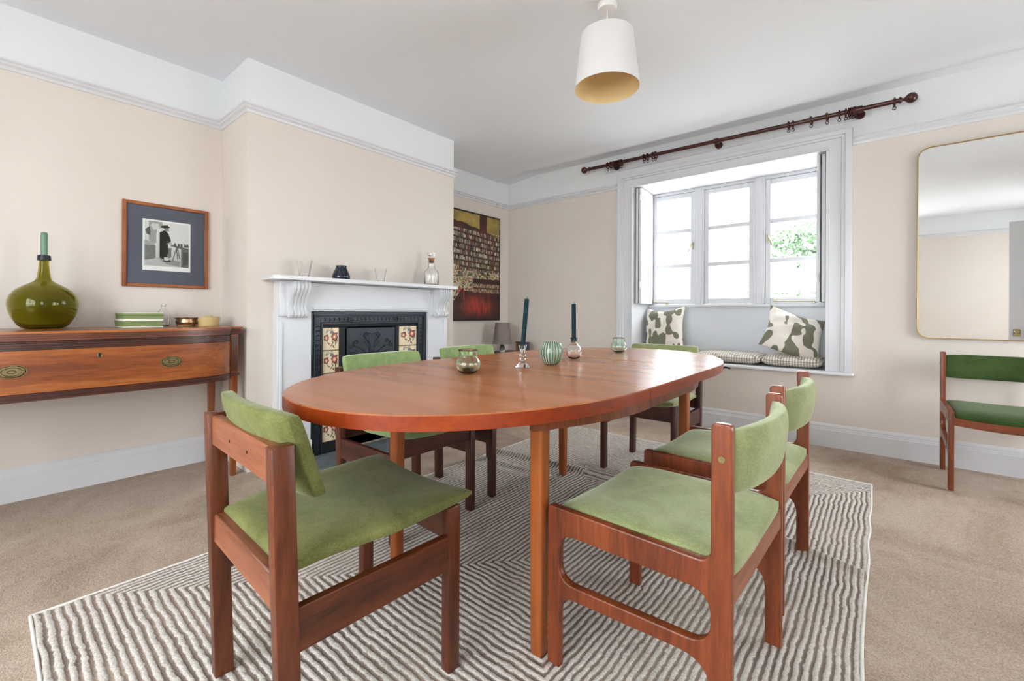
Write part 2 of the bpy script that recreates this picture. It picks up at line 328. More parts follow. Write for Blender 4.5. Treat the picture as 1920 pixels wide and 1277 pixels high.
def plate(loops, thick, bev=0.004):
    """2D outline with holes -> extruded, rounded-edge mesh in the XY plane, centred on z=0"""
    cu = bpy.data.curves.new('c', 'CURVE'); cu.dimensions = '2D'; cu.fill_mode = 'BOTH'; cu.extrude = thick / 2 - bev; cu.bevel_depth = bev; cu.bevel_resolution = 1; cu.offset = -bev
    for L in loops:
        s = cu.splines.new('POLY'); s.points.add(len(L) - 1); s.use_cyclic_u = True
        for i, p in enumerate(L): s.points[i].co = (p[0], p[1], 0, 1)
    o = bpy.data.objects.new('c', cu); COL.objects.link(o)
    dg = bpy.context.evaluated_depsgraph_get(); me = bpy.data.meshes.new_from_object(o.evaluated_get(dg)); bpy.data.objects.remove(o); bpy.data.curves.remove(cu); return me
def cushion(bm, fn, nu=22, nv=16, p=5, rim=0.0):
    """fn(u,v,side) -> point; side +-1 scaled by an edge profile so both skins meet at the rim"""
    def sp_(n): return [math.sin(math.pi / 2 * (2 * i / n - 1)) for i in range(n + 1)]
    U, V = sp_(nu), sp_(nv); G = {}
    for sd in (1, -1):
        for i, u in enumerate(U):
            for j, v_ in enumerate(V):
                edge_ = i in (0, nu) or j in (0, nv)
                if edge_ and sd == -1 and rim == 0: G[(sd, i, j)] = G[(1, i, j)]; continue
                q = (max(0, 1 - abs(u) ** p) * max(0, 1 - abs(v_) ** p)) ** 0.5; q = rim + (1 - rim) * q
                G[(sd, i, j)] = bm.verts.new(fn(u, v_, sd * q))
    for sd in (1, -1):
        for i in range(nu):
            for j in range(nv):
                f = (G[(sd, i, j)], G[(sd, i + 1, j)], G[(sd, i + 1, j + 1)], G[(sd, i, j + 1)])
                bm.faces.new(f if sd == 1 else f[::-1])
    if rim:
        loop = [(i, 0) for i in range(nu)] + [(nu, j) for j in range(nv)] + [(i, nv) for i in range(nu, 0, -1)] + [(0, j) for j in range(nv, 0, -1)]; n_ = len(loop)
        for k in range(n_):
            a_, b_ = loop[k], loop[(k + 1) % n_]; bm.faces.new((G[(1,) + b_], G[(1,) + a_], G[(-1,) + a_], G[(-1,) + b_]))

# ------------------------------------------------------------------ the room
XL, XC, YW, ZC = -3.365, -2.93, 3.96, 2.487
XR, YB = 2.05, -1.65
YC0, YC1 = 1.02, 2.69
ZF = -0.006
WX0, WX1, WZ0, WZ1 = -1.815, -0.31, 0.545, 2.156       # window recess
YR = 4.36                                              # window plane
bm = bmesh.new(); bx(bm, XL - 0.2, XR + 0.2, YB - 0.2, YR + 0.25, ZF - 0.1, ZF); struct(obj('floor', bm, 'carpet', smooth=0))
# ceiling with the soft sag near the window wall and the lower slope in the alcove
bm = bmesh.new(); xs = [XL - 0.2, XL, XC, *np.linspace(-2.8, XR, 14), XR + 0.2]; ys = [YB - 0.2, YB, 0, 1.0, YC1, *np.linspace(2.8, 3.5, 5), *np.linspace(3.55, YW, 12), YW + 0.2]
def cz(x, y):
    z = ZC - 0.022 * math.exp(-((y - 3.74) / 0.06) ** 2) * (1 if x > XC + 0.02 else 0) + (0.010 if y > 3.78 else 0)
    if y >= YC1 and x < XC: z -= 0.10 * (XC - x)
    return z
G = [[bm.verts.new((x, y, cz(x, y))) for y in ys] for x in xs]
for i in range(len(xs) - 1):
    for j in range(len(ys) - 1): bm.faces.new((G[i][j], G[i][j + 1], G[i + 1][j + 1], G[i + 1][j]))
top = [[bm.verts.new((x, y, ZC + 0.15)) for y in (ys[0], ys[-1])] for x in (xs[0], xs[-1])]
bm.faces.new((top[0][0], top[1][0], top[1][1], top[0][1]))
struct(obj('ceiling', bm, 'ceiling_paint', smooth=180))
def wall(name, boxes):
    bm = bmesh.new()
    for b_ in boxes: bx(bm, *b_)
    return struct(obj(name, bm, 'wall_paint', smooth=0))
ZT = ZC + 0.06
wall('wall_left', [(XL - 0.15, XL, YB - 0.15, YW + 0.2, ZF, ZT)])
wall('wall_chimney', [(XL, XC, YC0, 1.40, ZF, ZT), (XL, XC, 2.33, YC1, ZF, ZT), (XL, XC, 1.40, 2.33, 0.95, ZT)])
wall('wall_front', [(XL, WX0 - 0.02, YW, YR + 0.25, ZF, ZT), (WX1 + 0.02, XR, YW, YR + 0.25, ZF, ZT), (WX0 - 0.02, WX1 + 0.02, YW, YR + 0.25, WZ1 + 0.012, ZT), (WX0 - 0.02, WX1 + 0.02, YW, YR + 0.25, ZF, WZ0 - 0.02)])
bw = (-2.05, 0.25, 0.6, 2.15)
wall('wall_back', [(XL, bw[0], YB - 0.2, YB, ZF, ZT), (bw[1], XR, YB - 0.2, YB, ZF, ZT), (bw[0], bw[1], YB - 0.2, YB, ZF, bw[2]), (bw[0], bw[1], YB - 0.2, YB, bw[3], ZT)])
rw = (2.6, 3.8, 0.3, 1.9); rv = (-1.1, -0.3, 0.6, 2.2)
wall('wall_right', [(XR, XR + 0.15, YB - 0.15, rv[0], ZF, ZT), (XR, XR + 0.15, rv[1], rw[0], ZF, ZT), (XR, XR + 0.15, rw[1], YR + 0.25, ZF, ZT)] + [(XR, XR + 0.15, q[0], q[1], ZF, q[2]) for q in (rv, rw)] + [(XR, XR + 0.15, q[0], q[1], q[3], ZT) for q in (rv, rw)])
# unseen windows in the back and right walls (the right-wall pair is added to brighten the room; they show in the reflections)
def simple_window(name, ax, a0, a1, z0, z1, pos, cols):
    bm = bmesh.new()
    def seg_(p0, p1, q0, q1):
        if ax == 'X': bx(bm, p0, p1, pos - 0.03, pos + 0.03, q0, q1, 0.004)
        else: bx(bm, pos - 0.03, pos + 0.03, p0, p1, q0, q1, 0.004)
    seg_(a0, a0 + 0.05, z0, z1); seg_(a1 - 0.05, a1, z0, z1); seg_(a0, a1, z0, z0 + 0.05); seg_(a0, a1, z1 - 0.05, z1)
    for i in range(1, cols): c_ = a0 + (a1 - a0) * i / cols; seg_(c_ - 0.03, c_ + 0.03, z0, z1)
    zm = (z0 + z1) / 2; seg_(a0, a1, zm - 0.015, zm + 0.015)
    o = struct(obj(name, bm, 'white_gloss')); bm = bmesh.new()
    if ax == 'X': bx(bm, a0 + 0.04, a1 - 0.04, pos - 0.002, pos + 0.002, z0 + 0.04, z1 - 0.04)
    else: bx(bm, pos - 0.002, pos + 0.002, a0 + 0.04, a1 - 0.04, z0 + 0.04, z1 - 0.04)
    obj('pane', bm, 'window_glass', o, 0)
simple_window('window_2', 'X', bw[0], bw[1], bw[2], bw[3], YB - 0.12, 3)
simple_window('added_window_3', 'Y', rw[0], rw[1], rw[2], rw[3], XR + 0.1, 2)
simple_window('added_window_4', 'Y', rv[0], rv[1], rv[2], rv[3], XR + 0.1, 2)
# open panelled door seen in the mirror
d1 = struct(bpy.data.objects.new('door_1', None)); COL.objects.link(d1); d1.location = (1.10, 0.50, 0.004); d1.rotation_euler = (0, 0, math.radians(6))
bm = bmesh.new(); bx(bm, 0, 0.80, -0.022, 0.022, 0.0, 2.0, 0.003)
obj('leaf', bm, 'white_gloss', d1)
for (x0, x1, z0, z1) in ((0.11, 0.36, 0.2, 0.8), (0.44, 0.69, 0.2, 0.8), (0.11, 0.36, 1.0, 1.88), (0.44, 0.69, 1.0, 1.88)):
    bm = bmesh.new()
    for s in (-1, 1):
        y0, y1 = sorted((s * 0.018, s * 0.028))
        bx(bm, x0, x1, y0, y1, z0, z0 + 0.018, 0.003); bx(bm, x0, x1, y0, y1, z1 - 0.018, z1, 0.003); bx(bm, x0, x0 + 0.018, y0, y1, z0, z1, 0.003); bx(bm, x1 - 0.018, x1, y0, y1, z0, z1, 0.003)
    obj('panel_moulding', bm, 'white_gloss', d1)
bm = bmesh.new()
for s in (-1, 1):
    bx(bm, 0.03, 0.09, *sorted((s * 0.021, s * 0.026)), 0.72, 0.80, 0.002)
    tube(bm, [(0.06, s * 0.02, 0.77), (0.06, s * 0.045, 0.77), (0.06, s * 0.05, 0.77), (0.06, s * 0.075, 0.77)], [0.01, 0.01, 0.027, 0.018], 14)
obj('door_handle', bm, 'brass_old', d1)

# baseboards
def base(name, axis, fixed, sgn, a0, a1):
    prof = [(0, ZF), (0.022, ZF), (0.022, 0.118), (0.017, 0.122), (0.017, 0.128), (0.013, 0.134), (0.013, 0.146), (0.006, 0.158), (0, 0.162)]
    bm = bmesh.new()
    prism(bm, [(fixed + sgn * u, z) for u, z in prof], 'Y' if axis == 'X' else 'X', a0, a1); struct(obj(name, bm, 'white_gloss', smooth=20))
base('baseboard_left', 'X', XL, 1, YB, YC0)
base('baseboard_alcove', 'X', XL, 1, YC1, YW)
base('baseboard_front', 'Y', YW, -1, XL, XR)
base('baseboard_back', 'Y', YB, 1, XL, XR)
base('baseboard_chimney', 'X', XC, 1, YC0, 1.165)
# picture rails
def rail(name, pts):
    """pts: plan polyline of the wall line, room on the right hand side"""
    prof = [(0, 2.160), (0.008, 2.162), (0.012, 2.176), (0.026, 2.184), (0.026, 2.194), (0.036, 2.200), (0.036, 2.208), (0.018, 2.214), (0, 2.222)]
    bm = bmesh.new(); rings = []; P = [Vector(p) for p in pts]
    for i, p in enumerate(P):
        d0 = (P[i] - P[i - 1]).normalized() if i else None; d1_ = (P[i + 1] - P[i]).normalized() if i < len(P) - 1 else None
        nrm = []
        for d_ in (d0, d1_):
            if d_ is not None: nrm.append(Vector((d_.y, -d_.x)))
        off = nrm[0] if len(nrm) == 1 else (nrm[0] + nrm[1])
        rings.append([bm.verts.new((p.x + off.x * u, p.y + off.y * u, z)) for u, z in prof])
    for a_, b_ in zip(rings, rings[1:]):
        for k in range(len(prof) - 1): bm.faces.new((a_[k], b_[k], b_[k + 1], a_[k + 1]))
    bm.faces.new(rings[0]); bm.faces.new(rings[-1][::-1])
    struct(obj(name, bm, 'white_gloss', smooth=20))
rail('trim_1', [(XL, YB), (XL, YC0), (XC, YC0), (XC, YC1), (XL, YC1), (XL, YW), (-1.968, YW)])
rail('trim_2', [(-0.158, YW), (XR, YW), (XR, YB), (XL, YB)])

# ------------------------------------------------------------------ window bay
# lining of the recess
bm = bmesh.new()
bx(bm, WX0 - 0.02, WX0, YW - 0.002, YR + 0.03, WZ0, WZ1 + 0.012); bx(bm, WX1, WX1 + 0.02, YW - 0.002, YR + 0.03, WZ0, WZ1 + 0.012); bx(bm, WX0, WX1, YW - 0.002, YR + 0.03, WZ1, WZ1 + 0.012)
struct(obj('trim_3', bm, 'white_gloss', smooth=0))
# architrave
bm = bmesh.new(); AX0, AX1, AZ = -1.964, -0.160, 2.282
def archi(bm):
    steps = [(0.0, 0.040, 0.030), (0.040, 0.062, 0.022), (0.062, 0.135, 0.012), (0.135, 0.152, 0.018)]
    for a_, b_, t in steps:
        bx(bm, AX0 + a_, AX0 + b_, YW - t, YW, WZ0, AZ - a_, 0.002); bx(bm, AX1 - b_, AX1 - a_, YW - t, YW, WZ0, AZ - a_, 0.002)
        bz = b_ if b_ < 0.13 else b_
        bx(bm, AX0 + a_, AX1 - a_, YW - t * 0.98, YW, AZ - bz * 0.84, AZ - a_ * 0.84, 0.002)
archi(bm); struct(obj('trim_4', bm, 'white_gloss', smooth=30))
# sill / seat board
bm = bmesh.new(); bx(bm, -1.98, -0.144, YW - 0.055, YW + 0.0, WZ0 - 0.025, WZ0, 0.010, 3); bx(bm, WX0 - 0.019, WX1 + 0.019, YW - 0.001, YR + 0.03, WZ0 - 0.02, WZ0)
struct(obj('trim_5', bm, 'white_gloss', smooth=40))
# board above architrave that carries the curtain rod
bm = bmesh.new(); bx(bm, -2.10, -0.05, YW - 0.018, YW, 2.335, 2.42, 0.002); struct(obj('trim_6', bm, 'white_gloss'))
# panel behind the seat
bm = bmesh.new(); bx(bm, WX0, WX1, YR + 0.002, YR + 0.05, WZ0, 1.02); struct(obj('trim_7', bm, 'grey_panel', smooth=0))
bm = bmesh.new(); bx(bm, WX0, WX1, YR - 0.03, YR + 0.08, 1.018, 1.048, 0.006, 2); struct(obj('trim_8', bm, 'white_gloss'))
# window
win = struct(bpy.data.objects.new('window_1', None)); COL.objects.link(win); win.location = (0, YR, 0)
bm = bmesh.new()
zf0, zf1 = 1.048, WZ1
bx(bm, WX0, -1.778, 0.0, 0.07, zf0, zf1, 0.002); bx(bm, -0.362, WX1, 0.0, 0.07, zf0, zf1, 0.002)
bx(bm, WX0, WX1, -0.004, 0.07, 2.128, zf1, 0.003)
for (a_, b_) in ((-1.368, -1.284), (-0.862, -0.776)):
    bx(bm, a_, b_, -0.012, 0.07, zf0, zf1, 0.003); bx(bm, a_ + 0.02, b_ - 0.02, -0.020, 0, zf0, zf1, 0.004)
obj('window_frame', bm, 'white_gloss', win)
cs = [(-1.776, -1.370, 1), (-1.282, -0.864, 0), (-0.774, -0.364, -1)]
for ci, (a_, b_, hs) in enumerate(cs):
    bm = bmesh.new(); z0, z1 = 1.050, 2.126; s = 0.040
    bx(bm, a_, a_ + s, 0.004, 0.05, z0, z1, 0.003); bx(bm, b_ - s, b_, 0.004, 0.05, z0, z1, 0.003)
    bx(bm, a_ + s, b_ - s, 0.004, 0.05, z0, z0 + 0.052, 0.003); bx(bm, a_ + s, b_ - s, 0.004, 0.05, z1 - 0.044, z1, 0.003)
    for zb in (1.422, 1.762): bx(bm, a_ + s, b_ - s, 0.006, 0.044, zb - 0.019, zb + 0.019, 0.004)
    c_ = obj('casement', bm, 'white_gloss', win)
    for k, (p0, p1) in enumerate(((1.102, 1.406), (1.438, 1.746), (1.778, 2.082))):
        bm = bmesh.new(); hx, hz = (b_ - a_ - 2 * s) / 2 + 0.004, (p1 - p0) / 2 + 0.004
        bx(bm, -hx, hx, -0.002, 0.002, -hz, hz)
        pn = obj('pane', bm, 'misted_glass' if (ci == 2 and k == 0) else 'window_glass', c_, 0); pn.location = ((a_ + b_) / 2, 0.025, (p0 + p1) / 2)
        if ci == 2 and k == 0: pn['label'] = 'misted window pane'
# catches and stays
def catch(x, dirx):
    bm = bmesh.new(); bx(bm, x - 0.008, x + 0.008, -0.006, 0.006, 1.575, 1.645, 0.003)
    tube(bm, [(x, 0.0, 1.62), (x, -0.022, 1.62)], 0.007, 10); tube(bm, [(x, -0.024, 1.628), (x + dirx * 0.02, -0.028, 1.585), (x + dirx * 0.034, -0.03, 1.548)], [0.006, 0.005, 0.009], 10)
    obj('window_catch', bm, 'brass_pale', win)
catch(-1.388, -1); catch(-0.752, 1)
for x0, x1 in ((-0.70, -0.41), (-1.76, -1.62)):
    bm = bmesh.new(); tube(bm, [(x0, -0.022, 1.075), (x0 + 0.02, -0.024, 1.068), (x1, -0.024, 1.066)], 0.005, 8); bx(bm, x1 - 0.02, x1, -0.03, 0.008, 1.048, 1.06, 0.002); bx(bm, x0 - 0.008, x0 + 0.008, -0.026, 0.006, 1.066, 1.088, 0.002)
    obj('casement_stay', bm, 'brass_pale', win)
# shutters
def shutter(label, pts, side):
    t = thing('window_shutter', label, 'shutter', (0, 0, 0))
    for (p, q) in pts:
        p, q = Vector(p), Vector(q); d_ = q - p; L = d_.length; ang = math.atan2(d_.y, d_.x)
        z0, z1 = 1.052, WZ1 - 0.006
        bm = bmesh.new(); bx(bm, 0, L, -0.011, 0.011, z0, z1, 0.002)
        lf = obj('shutter_leaf', bm, 'white_gloss', t); lf.location = (p.x, p.y, 0); lf.rotation_euler = (0, 0, ang)
        for (a_, b_) in ((z0 + 0.07, z0 + 0.54), (z0 + 0.60, z1 - 0.07)):
            bm = bmesh.new(); m_ = 0.05
            for sd in (-1, 1):
                y0, y1 = sorted((sd * 0.0105, sd * 0.0145))
                bx(bm, m_, L - m_, y0, y1, a_, a_ + 0.012, 0.002); bx(bm, m_, L - m_, y0, y1, b_ - 0.012, b_, 0.002); bx(bm, m_, m_ + 0.012, y0, y1, a_, b_, 0.002); bx(bm, L - m_ - 0.012, L - m_, y0, y1, a_, b_, 0.002)
            obj('panel_moulding', bm, 'white_gloss', lf)
    for (p, q) in pts[:1]:
        for z in (1.2, 2.03): bm = bmesh.new(); tube(bm, [(p[0], p[1], z), (p[0], p[1], z + 0.06)], 0.008, 8); obj('hinge', bm, 'plastic_white', t)
    return t
shutter('white panelled folding shutter at the left side of the window recess', [((-1.756, 3.995), (-1.782, 4.335)), ((-1.788, 3.998), (-1.798, 4.33))], 1)
sh = shutter('white panelled folding shutter seen edge-on at the right side of the window recess', [((-0.362, 3.995), (-0.348, 4.335)), ((-0.330, 3.998), (-0.325, 4.33))], -1)
# curtain rod
rod = thing('curtain_pole', 'dark turned wooden curtain pole with ball finials above the window', 'curtain pole', (-1.07, 3.86, 2.378), 0)
def rz(x): return 0.0105 - (x + 1.07 + 1.19) / 2.38 * 0.021
bm = bmesh.new(); tube(bm, [(-1.165, 0, 0.0105), (1.155, 0, -0.0105)], 0.0155, 16); obj('pole', bm, 'rod_wood_X', rod, 60)
for s in (-1, 1):
    bm = bmesh.new(); prof = [(0.0, 0.0), (0.019, 0.0), (0.022, 0.006), (0.019, 0.012), (0.011, 0.018), (0.010, 0.026), (0.016, 0.032), (0.028, 0.045), (0.033, 0.060), (0.030, 0.076), (0.018, 0.089), (0.0, 0.094)]
    lathe(bm, prof, 20); fo = obj('finial', bm, 'rod_wood_Z', rod, 60); fo.rotation_euler = (0, s * math.pi / 2, 0); fo.location = (s * 1.155, 0, -s * 0.0105)
for x in (-0.90, 0.025, 0.952):
    bm = bmesh.new(); z = -0.0105 * x / 1.19
    tube(bm, [(x, 0, z), (x, 0.03, z - 0.004), (x, 0.080, z - 0.008)], [0.017, 0.014, 0.016], 14); tube(bm, [(x, 0.066, z - 0.012), (x, 0.083, z - 0.012)], [0.028, 0.031], 18); tube(bm, [(x - 0.016, 0, z), (x + 0.016, 0, z)], 0.022, 16)
    obj('bracket', bm, 'rod_wood_Y', rod, 60)
rp = None
ringx = [(-2.028, 'l'), (-1.994, 'l'), (-1.966, 'l'), (-1.946, 'l'), (-1.93, 'l'), (-1.914, 'l'), (-1.898, 'l'), (-1.884, 'l'), (-1.663, 'm'), (-1.630, 'm'), (-1.578, 'm'), (-1.554, 'm'), (-0.535, 'r'), (-0.508, 'r'), (-0.395, 's'), (-0.300, 's'), (-0.230, 'e'), (-0.194, 'e'), (-0.176, 'e'), (-0.164, 'e'), (-0.152, 'e'), (-0.140, 'e'), (0.063, 'f')]
ORD = ['first', 'second', 'third', 'fourth', 'fifth', 'sixth', 'seventh', 'eighth']
lab = {'l': ('%s dark wooden curtain ring from the left in the bunch at the left bracket', 'curtain rings on the wooden pole'), 'm': ('%s from the left of four loose wooden curtain rings between left and middle brackets', 'curtain rings on the wooden pole'),
       'r': ('%s dark wooden curtain ring of the touching pair right of the middle bracket', 'curtain rings on the wooden pole'), 's': ('%s single wooden curtain ring to the right of the touching pair', 'curtain rings on the wooden pole'),
       'e': ('%s dark wooden curtain ring from the left in the bunch at the right bracket', 'curtain rings on the wooden pole'), 'f': ('lone dark wooden curtain ring beside the right-hand ball finial', 'curtain rings on the wooden pole')}
cnt = {}
for i, (x, k) in enumerate(ringx):
    if rp is None:
        bm = bmesh.new(); tube(bm, [(0, 0.027 * math.cos(t), 0.027 * math.sin(t) - 0.004) for t in np.linspace(0, 2 * math.pi, 21)[:-1]], 0.0058, 8, True)
        rp = thing('curtain_ring', '', 'curtain ring'); obj('ring', bm, 'rod_wood_Y', rp, 180)
        bm = bmesh.new(); tube(bm, [(0.009 * math.cos(t), 0, -0.043 + 0.010 * math.sin(t)) for t in np.linspace(0, 2 * math.pi, 13)[:-1]], 0.0028, 6, True)
        obj('eyelet', bm, 'metal_dark', rp, 180); r_ = rp
    else: r_ = dup(rp)
    r_.location = (x, 3.86, 2.378 - 0.0105 * (x + 1.07) / 1.19 - 0.0015); r_.rotation_euler = (0, 0, math.radians(random.uniform(-14, 14) if k in 'mrs' else random.uniform(-4, 4)))
    cnt[k] = cnt.get(k, 0) + 1; r_['label'] = lab[k][0] % ORD[cnt[k] - 1] if '%s' in lab[k][0] else lab[k][0]; r_['group'] = lab[k][1]

# window seat pads (gingham) and pillows
def pad(name, label, x0, x1, group=None, tuft=3):
    cx_, hw = (x0 + x1) / 2, (x1 - x0) / 2; o = thing(name, label, 'cushion', (cx_, 4.155, WZ0 + 0.001), 0, group)
    bm = bmesh.new()
    def fn(u, v_, q):
        dim = 1 - 0.30 * (abs(math.cos(math.pi * tuft * (u + 1) / 2)) ** 6) * abs(math.cos(math.pi * 1.5 * (v_ + 1) / 2 * 0.99)) ** 4
        return (u * hw * (1 - 0.03 * abs(v_) ** 8), v_ * 0.195 * (1 - 0.03 * abs(u) ** 8), 0.045 + (0.045 if q > 0 else 0.044) * q * (dim if q > 0 else 1))
    cushion(bm, fn, 40, 22, 6); obj('pad', bm, 'gingham', o, 180)
    for i in range(1, tuft):
        for j in (-0.07, 0.07):
            bm = bmesh.new(); x = -hw + 2 * hw * i / tuft; lathe(bm, [(0, 0.074), (0.010, 0.072), (0.012, 0.068), (0.0, 0.064)], 8, x, j); obj('button', bm, 'gingham', o, 180)
    return o
pad('seat_pad', 'grey gingham seat pad at the left end of the window seat under the upright pillow', -1.785, -1.262)
pad('seat_pad', 'grey gingham seat pad in the middle of the window seat', -1.258, -0.737)
pad('seat_pad', 'grey gingham seat pad at the right end of the window seat under the slumped pillow', -0.733, -0.335)
def pillow(label, loc, rot, w_, h_, mat, seedv, pinch=0.10):
    o = thing('pillow', label, 'pillow', loc, 0); bm = bmesh.new(); rr = random.Random(seedv); ph = [rr.uniform(0, 6) for _ in range(6)]
    def fn(u, v_, q):
        k = 1 - pinch * (1 - abs(v_) ** 2) * abs(u) ** 3; k2 = 1 - pinch * 2.6 * (1 - abs(u) ** 1.3) * (abs(v_) ** 2.5 if v_ > 0 else 0.1)
        wr = 0.006 * math.sin(7 * u + ph[0] + 3 * v_) * math.sin(5 * v_ + ph[1]) + 0.006 * math.sin(11 * v_ - 4 * u + ph[2])
        return (u * w_ / 2 * k, q * 0.075 + wr * (1 - abs(u) ** 4) * (1 - abs(v_) ** 4) + 0.012 * math.sin(3 * v_ + ph[3]), v_ * h_ / 2 * k2)
    cushion(bm, fn, 30, 26, 2.4); c_ = obj('cover', bm, mat, o, 180); c_.rotation_euler = rot
    return o
pillow('green and cream printed pillow standing upright at the left end of the window seat', (-1.60, 4.20, 0.825), (math.radians(-14), math.radians(-3), math.radians(-8)), 0.40, 0.40, 'print_cushion_a', 3)
pillow('green and cream printed pillow slumped at the right end of the window seat', (-0.535, 4.135, 0.815), (math.radians(-36), math.radians(19), math.radians(16)), 0.42, 0.42, 'print_cushion_b', 5, 0.12)

# ------------------------------------------------------------------ mirror
mir = thing('wall_mirror', 'large round-cornered mirror with thin brass frame hanging above the lone chair', 'mirror', (0.18, YW, 0.806))
W_, H_ = 1.35, 1.242; R = 0.075
outl = fillet([(0, 0), (W_, 0), (W_, H_), (0, H_)], R, 10); inn = fillet([(0.005, 0.005), (W_ - 0.005, 0.005), (W_ - 0.005, H_ - 0.005), (0.005, H_ - 0.005)], R - 0.005, 10)
me = plate([outl, inn[::-1]], 0.024, 0.001); o = link_mesh('frame', me, 'brass_gold', mir, 40); o.rotation_euler = (math.pi / 2, 0, 0); o.location = (0, -0.014, 0)
bm = bmesh.new(); prism(bm, inn, 'Y', -0.020, -0.004); obj('glass', bm, 'mirror_silver', mir, 0)

# ------------------------------------------------------------------ fireplace
fp = thing('fireplace', 'white painted fire surround with black cast-iron tiled insert on the chimney breast', 'fireplace', (XC, 1.86, ZF))
# local coordinates: X out of the wall, Y along the wall (centre 0), Z up
def fbox(name, x0, x1, y0, y1, z0, z1, mat='white_gloss', bev=0.003): return box(name, x0, x1, y0 - 1.86, y1 - 1.86, z0 - ZF, z1 - ZF, mat, fp, bev)
F0 = 0.001
for (y0, y1, nm) in ((1.167, 1.380, 'pilaster'), (2.352, 2.553, 'pilaster')):
    bm = bmesh.new(); A, B_ = y0 - 1.86, y1 - 1.86
    bx(bm, F0, 0.070, A, B_, 0, 0.965 - ZF, 0.003)
    e0, e1 = (A, A + 0.03) if y0 < 1.8 else (B_ - 0.03, B_)
    bx(bm, F0, 0.078, e0 + (0.012 if y0 < 1.8 else -0.012), e1, 0, 0.90, 0.003); bx(bm, F0, 0.085, A - 0.004, B_ + 0.002, 0, 0.13, 0.003)
    obj(nm, bm, 'white_gloss', fp)
fbox('frieze_panel', F0, 0.066, 1.180, 2.540, 0.961, 1.150)
bm = bmesh.new(); bx(bm, 0.066, 0.078, 1.39 - 1.86, 2.345 - 1.86, 0.972 - ZF, 0.990 - ZF, 0.003); bx(bm, F0, 0.085, 1.172 - 1.86, 1.348 - 1.86, 0.93 - ZF, 1.150 - ZF, 0.003); bx(bm, F0, 0.085, 2.378 - 1.86, 2.548 - 1.86, 0.93 - ZF, 1.150 - ZF, 0.003)
obj('frieze_moulding', bm, 'white_gloss', fp)
# mantel shelf with rounded front corners
bm = bmesh.new(); poly = fillet([(F0, 1.100 - 1.86), (0.225, 1.085 - 1.86), (0.225, 2.562 - 1.86), (F0, 2.60 - 1.86)], [0, 0.07, 0.05, 0], 8)
prism(bm, poly, 'Z', 1.152 - ZF, 1.175 - ZF); obj('mantel_shelf', bm, 'white_gloss', fp, 30)
# corbels: S-scroll side profile, fluted
def corbel(y0, y1):
    prof = [(0.05, 1.150), (0.165, 1.150), (0.172, 1.12), (0.168, 1.095), (0.150, 1.07), (0.130, 1.045), (0.116, 1.01), (0.110, 0.985), (0.112, 0.972), (0.124, 0.962), (0.132, 0.948), (0.128, 0.930), (0.112, 0.920), (0.094, 0.924), (0.085, 0.94), (0.05, 0.95)]
    bm = bmesh.new(); n = 5; wd = (y1 - y0)
    for i in range(n):
        a_ = y0 + wd * i / n; b_ = a_ + wd / n
        for k, (s0, s1, dx) in enumerate(((0, 0.22, 0), (0.22, 0.78, 0.006), (0.78, 1.0, 0))):
            pp = [(x + (dx if x > 0.06 else 0), z - ZF) for x, z in prof]
            prism(bm, pp, 'Y', a_ + (b_ - a_) * s0 - 1.86, a_ + (b_ - a_) * s1 - 1.86)
    obj('corbel', bm, 'white_gloss', fp, 50)
corbel(1.218, 1.330); corbel(2.395, 2.520)
# cast-iron insert
bm = bmesh.new()
iy0, iy1 = 1.380 - 1.86, 2.352 - 1.86
def ring(bm, off, w_, x0, x1, ztop, zb=0.0):
    bx(bm, x0, x1, iy0 + off, iy0 + off + w_, zb, ztop - off, 0.002); bx(bm, x0, x1, iy1 - off - w_, iy1 - off, zb, ztop - off, 0.002); bx(bm, x0, x1, iy0 + off + w_, iy1 - off - w_, ztop - off - w_, ztop - off, 0.002)
ZI = 0.961 - ZF
ring(bm, 0.0, 0.026, 0.0, 0.048, ZI); ring(bm, 0.026, 0.010, 0.0, 0.056, ZI); ring(bm, 0.036, 0.040, 0.0, 0.044, ZI); ring(bm, 0.076, 0.012, 0.0, 0.053, ZI)
obj('iron_frame', bm, 'iron_black', fp)
# relief ornament on the iron frame
bm = bmesh.new()
for i in range(26):
    z = 0.06 + i * 0.032
    for ys in (iy0 + 0.056, iy1 - 0.056):
        tube(bm, [(0.044, ys - 0.013, z), (0.048, ys, z + 0.012), (0.044, ys + 0.013, z + 0.004)], 0.003, 5)
for i in range(24):
    y = iy0 + 0.10 + i * 0.034
    tube(bm, [(0.044, y, ZI - 0.068), (0.048, y + 0.010, ZI - 0.056), (0.044, y + 0.004, ZI - 0.044)], 0.003, 5)
for y in (-0.2, 0.2):
    tube(bm, [(0.046, y + 0.016 * math.cos(t), ZI - 0.056 + 0.014 * math.sin(t)) for t in np.linspace(0, 2 * math.pi, 13)[:-1]], 0.003, 6, True)
r_ = obj('relief', bm, 'iron_black', fp); r_['kind'] = 'stuff'
# back plate, hood, cheeks, grate
fbox('hood', 0.0, 0.022, 1.655, 2.065, 0.50, 0.845, 'iron_black', 0.004)
bm = bmesh.new(); bx(bm, -0.02, 0.02, iy0 + 0.076, iy1 - 0.076, 0.855 - ZF, 0.885 - ZF); bx(bm, 0.0, 0.03, 1.590 - 1.86, 1.655 - 1.86, 0, 0.86, 0.004); bx(bm, 0.0, 0.03, 2.065 - 1.86, 2.085 - 1.86, 0, 0.86, 0.004)
bx(bm, 0.0, 0.03, 1.466 - 1.86, 1.59 - 1.86, 0, 0.082); bx(bm, 0.0, 0.03, 2.085 - 1.86, 2.265 - 1.86, 0, 0.082)
bx(bm, 0.022, 0.030, 1.64 - 1.86, 1.655 - 1.86, 0.5, 0.85); obj('inner_surround', bm, 'iron_dark', fp)
bm = bmesh.new()
def fl(pts, r=0.004): tube(bm, [(0.024, y, z) for y, z in pts], r, 6)
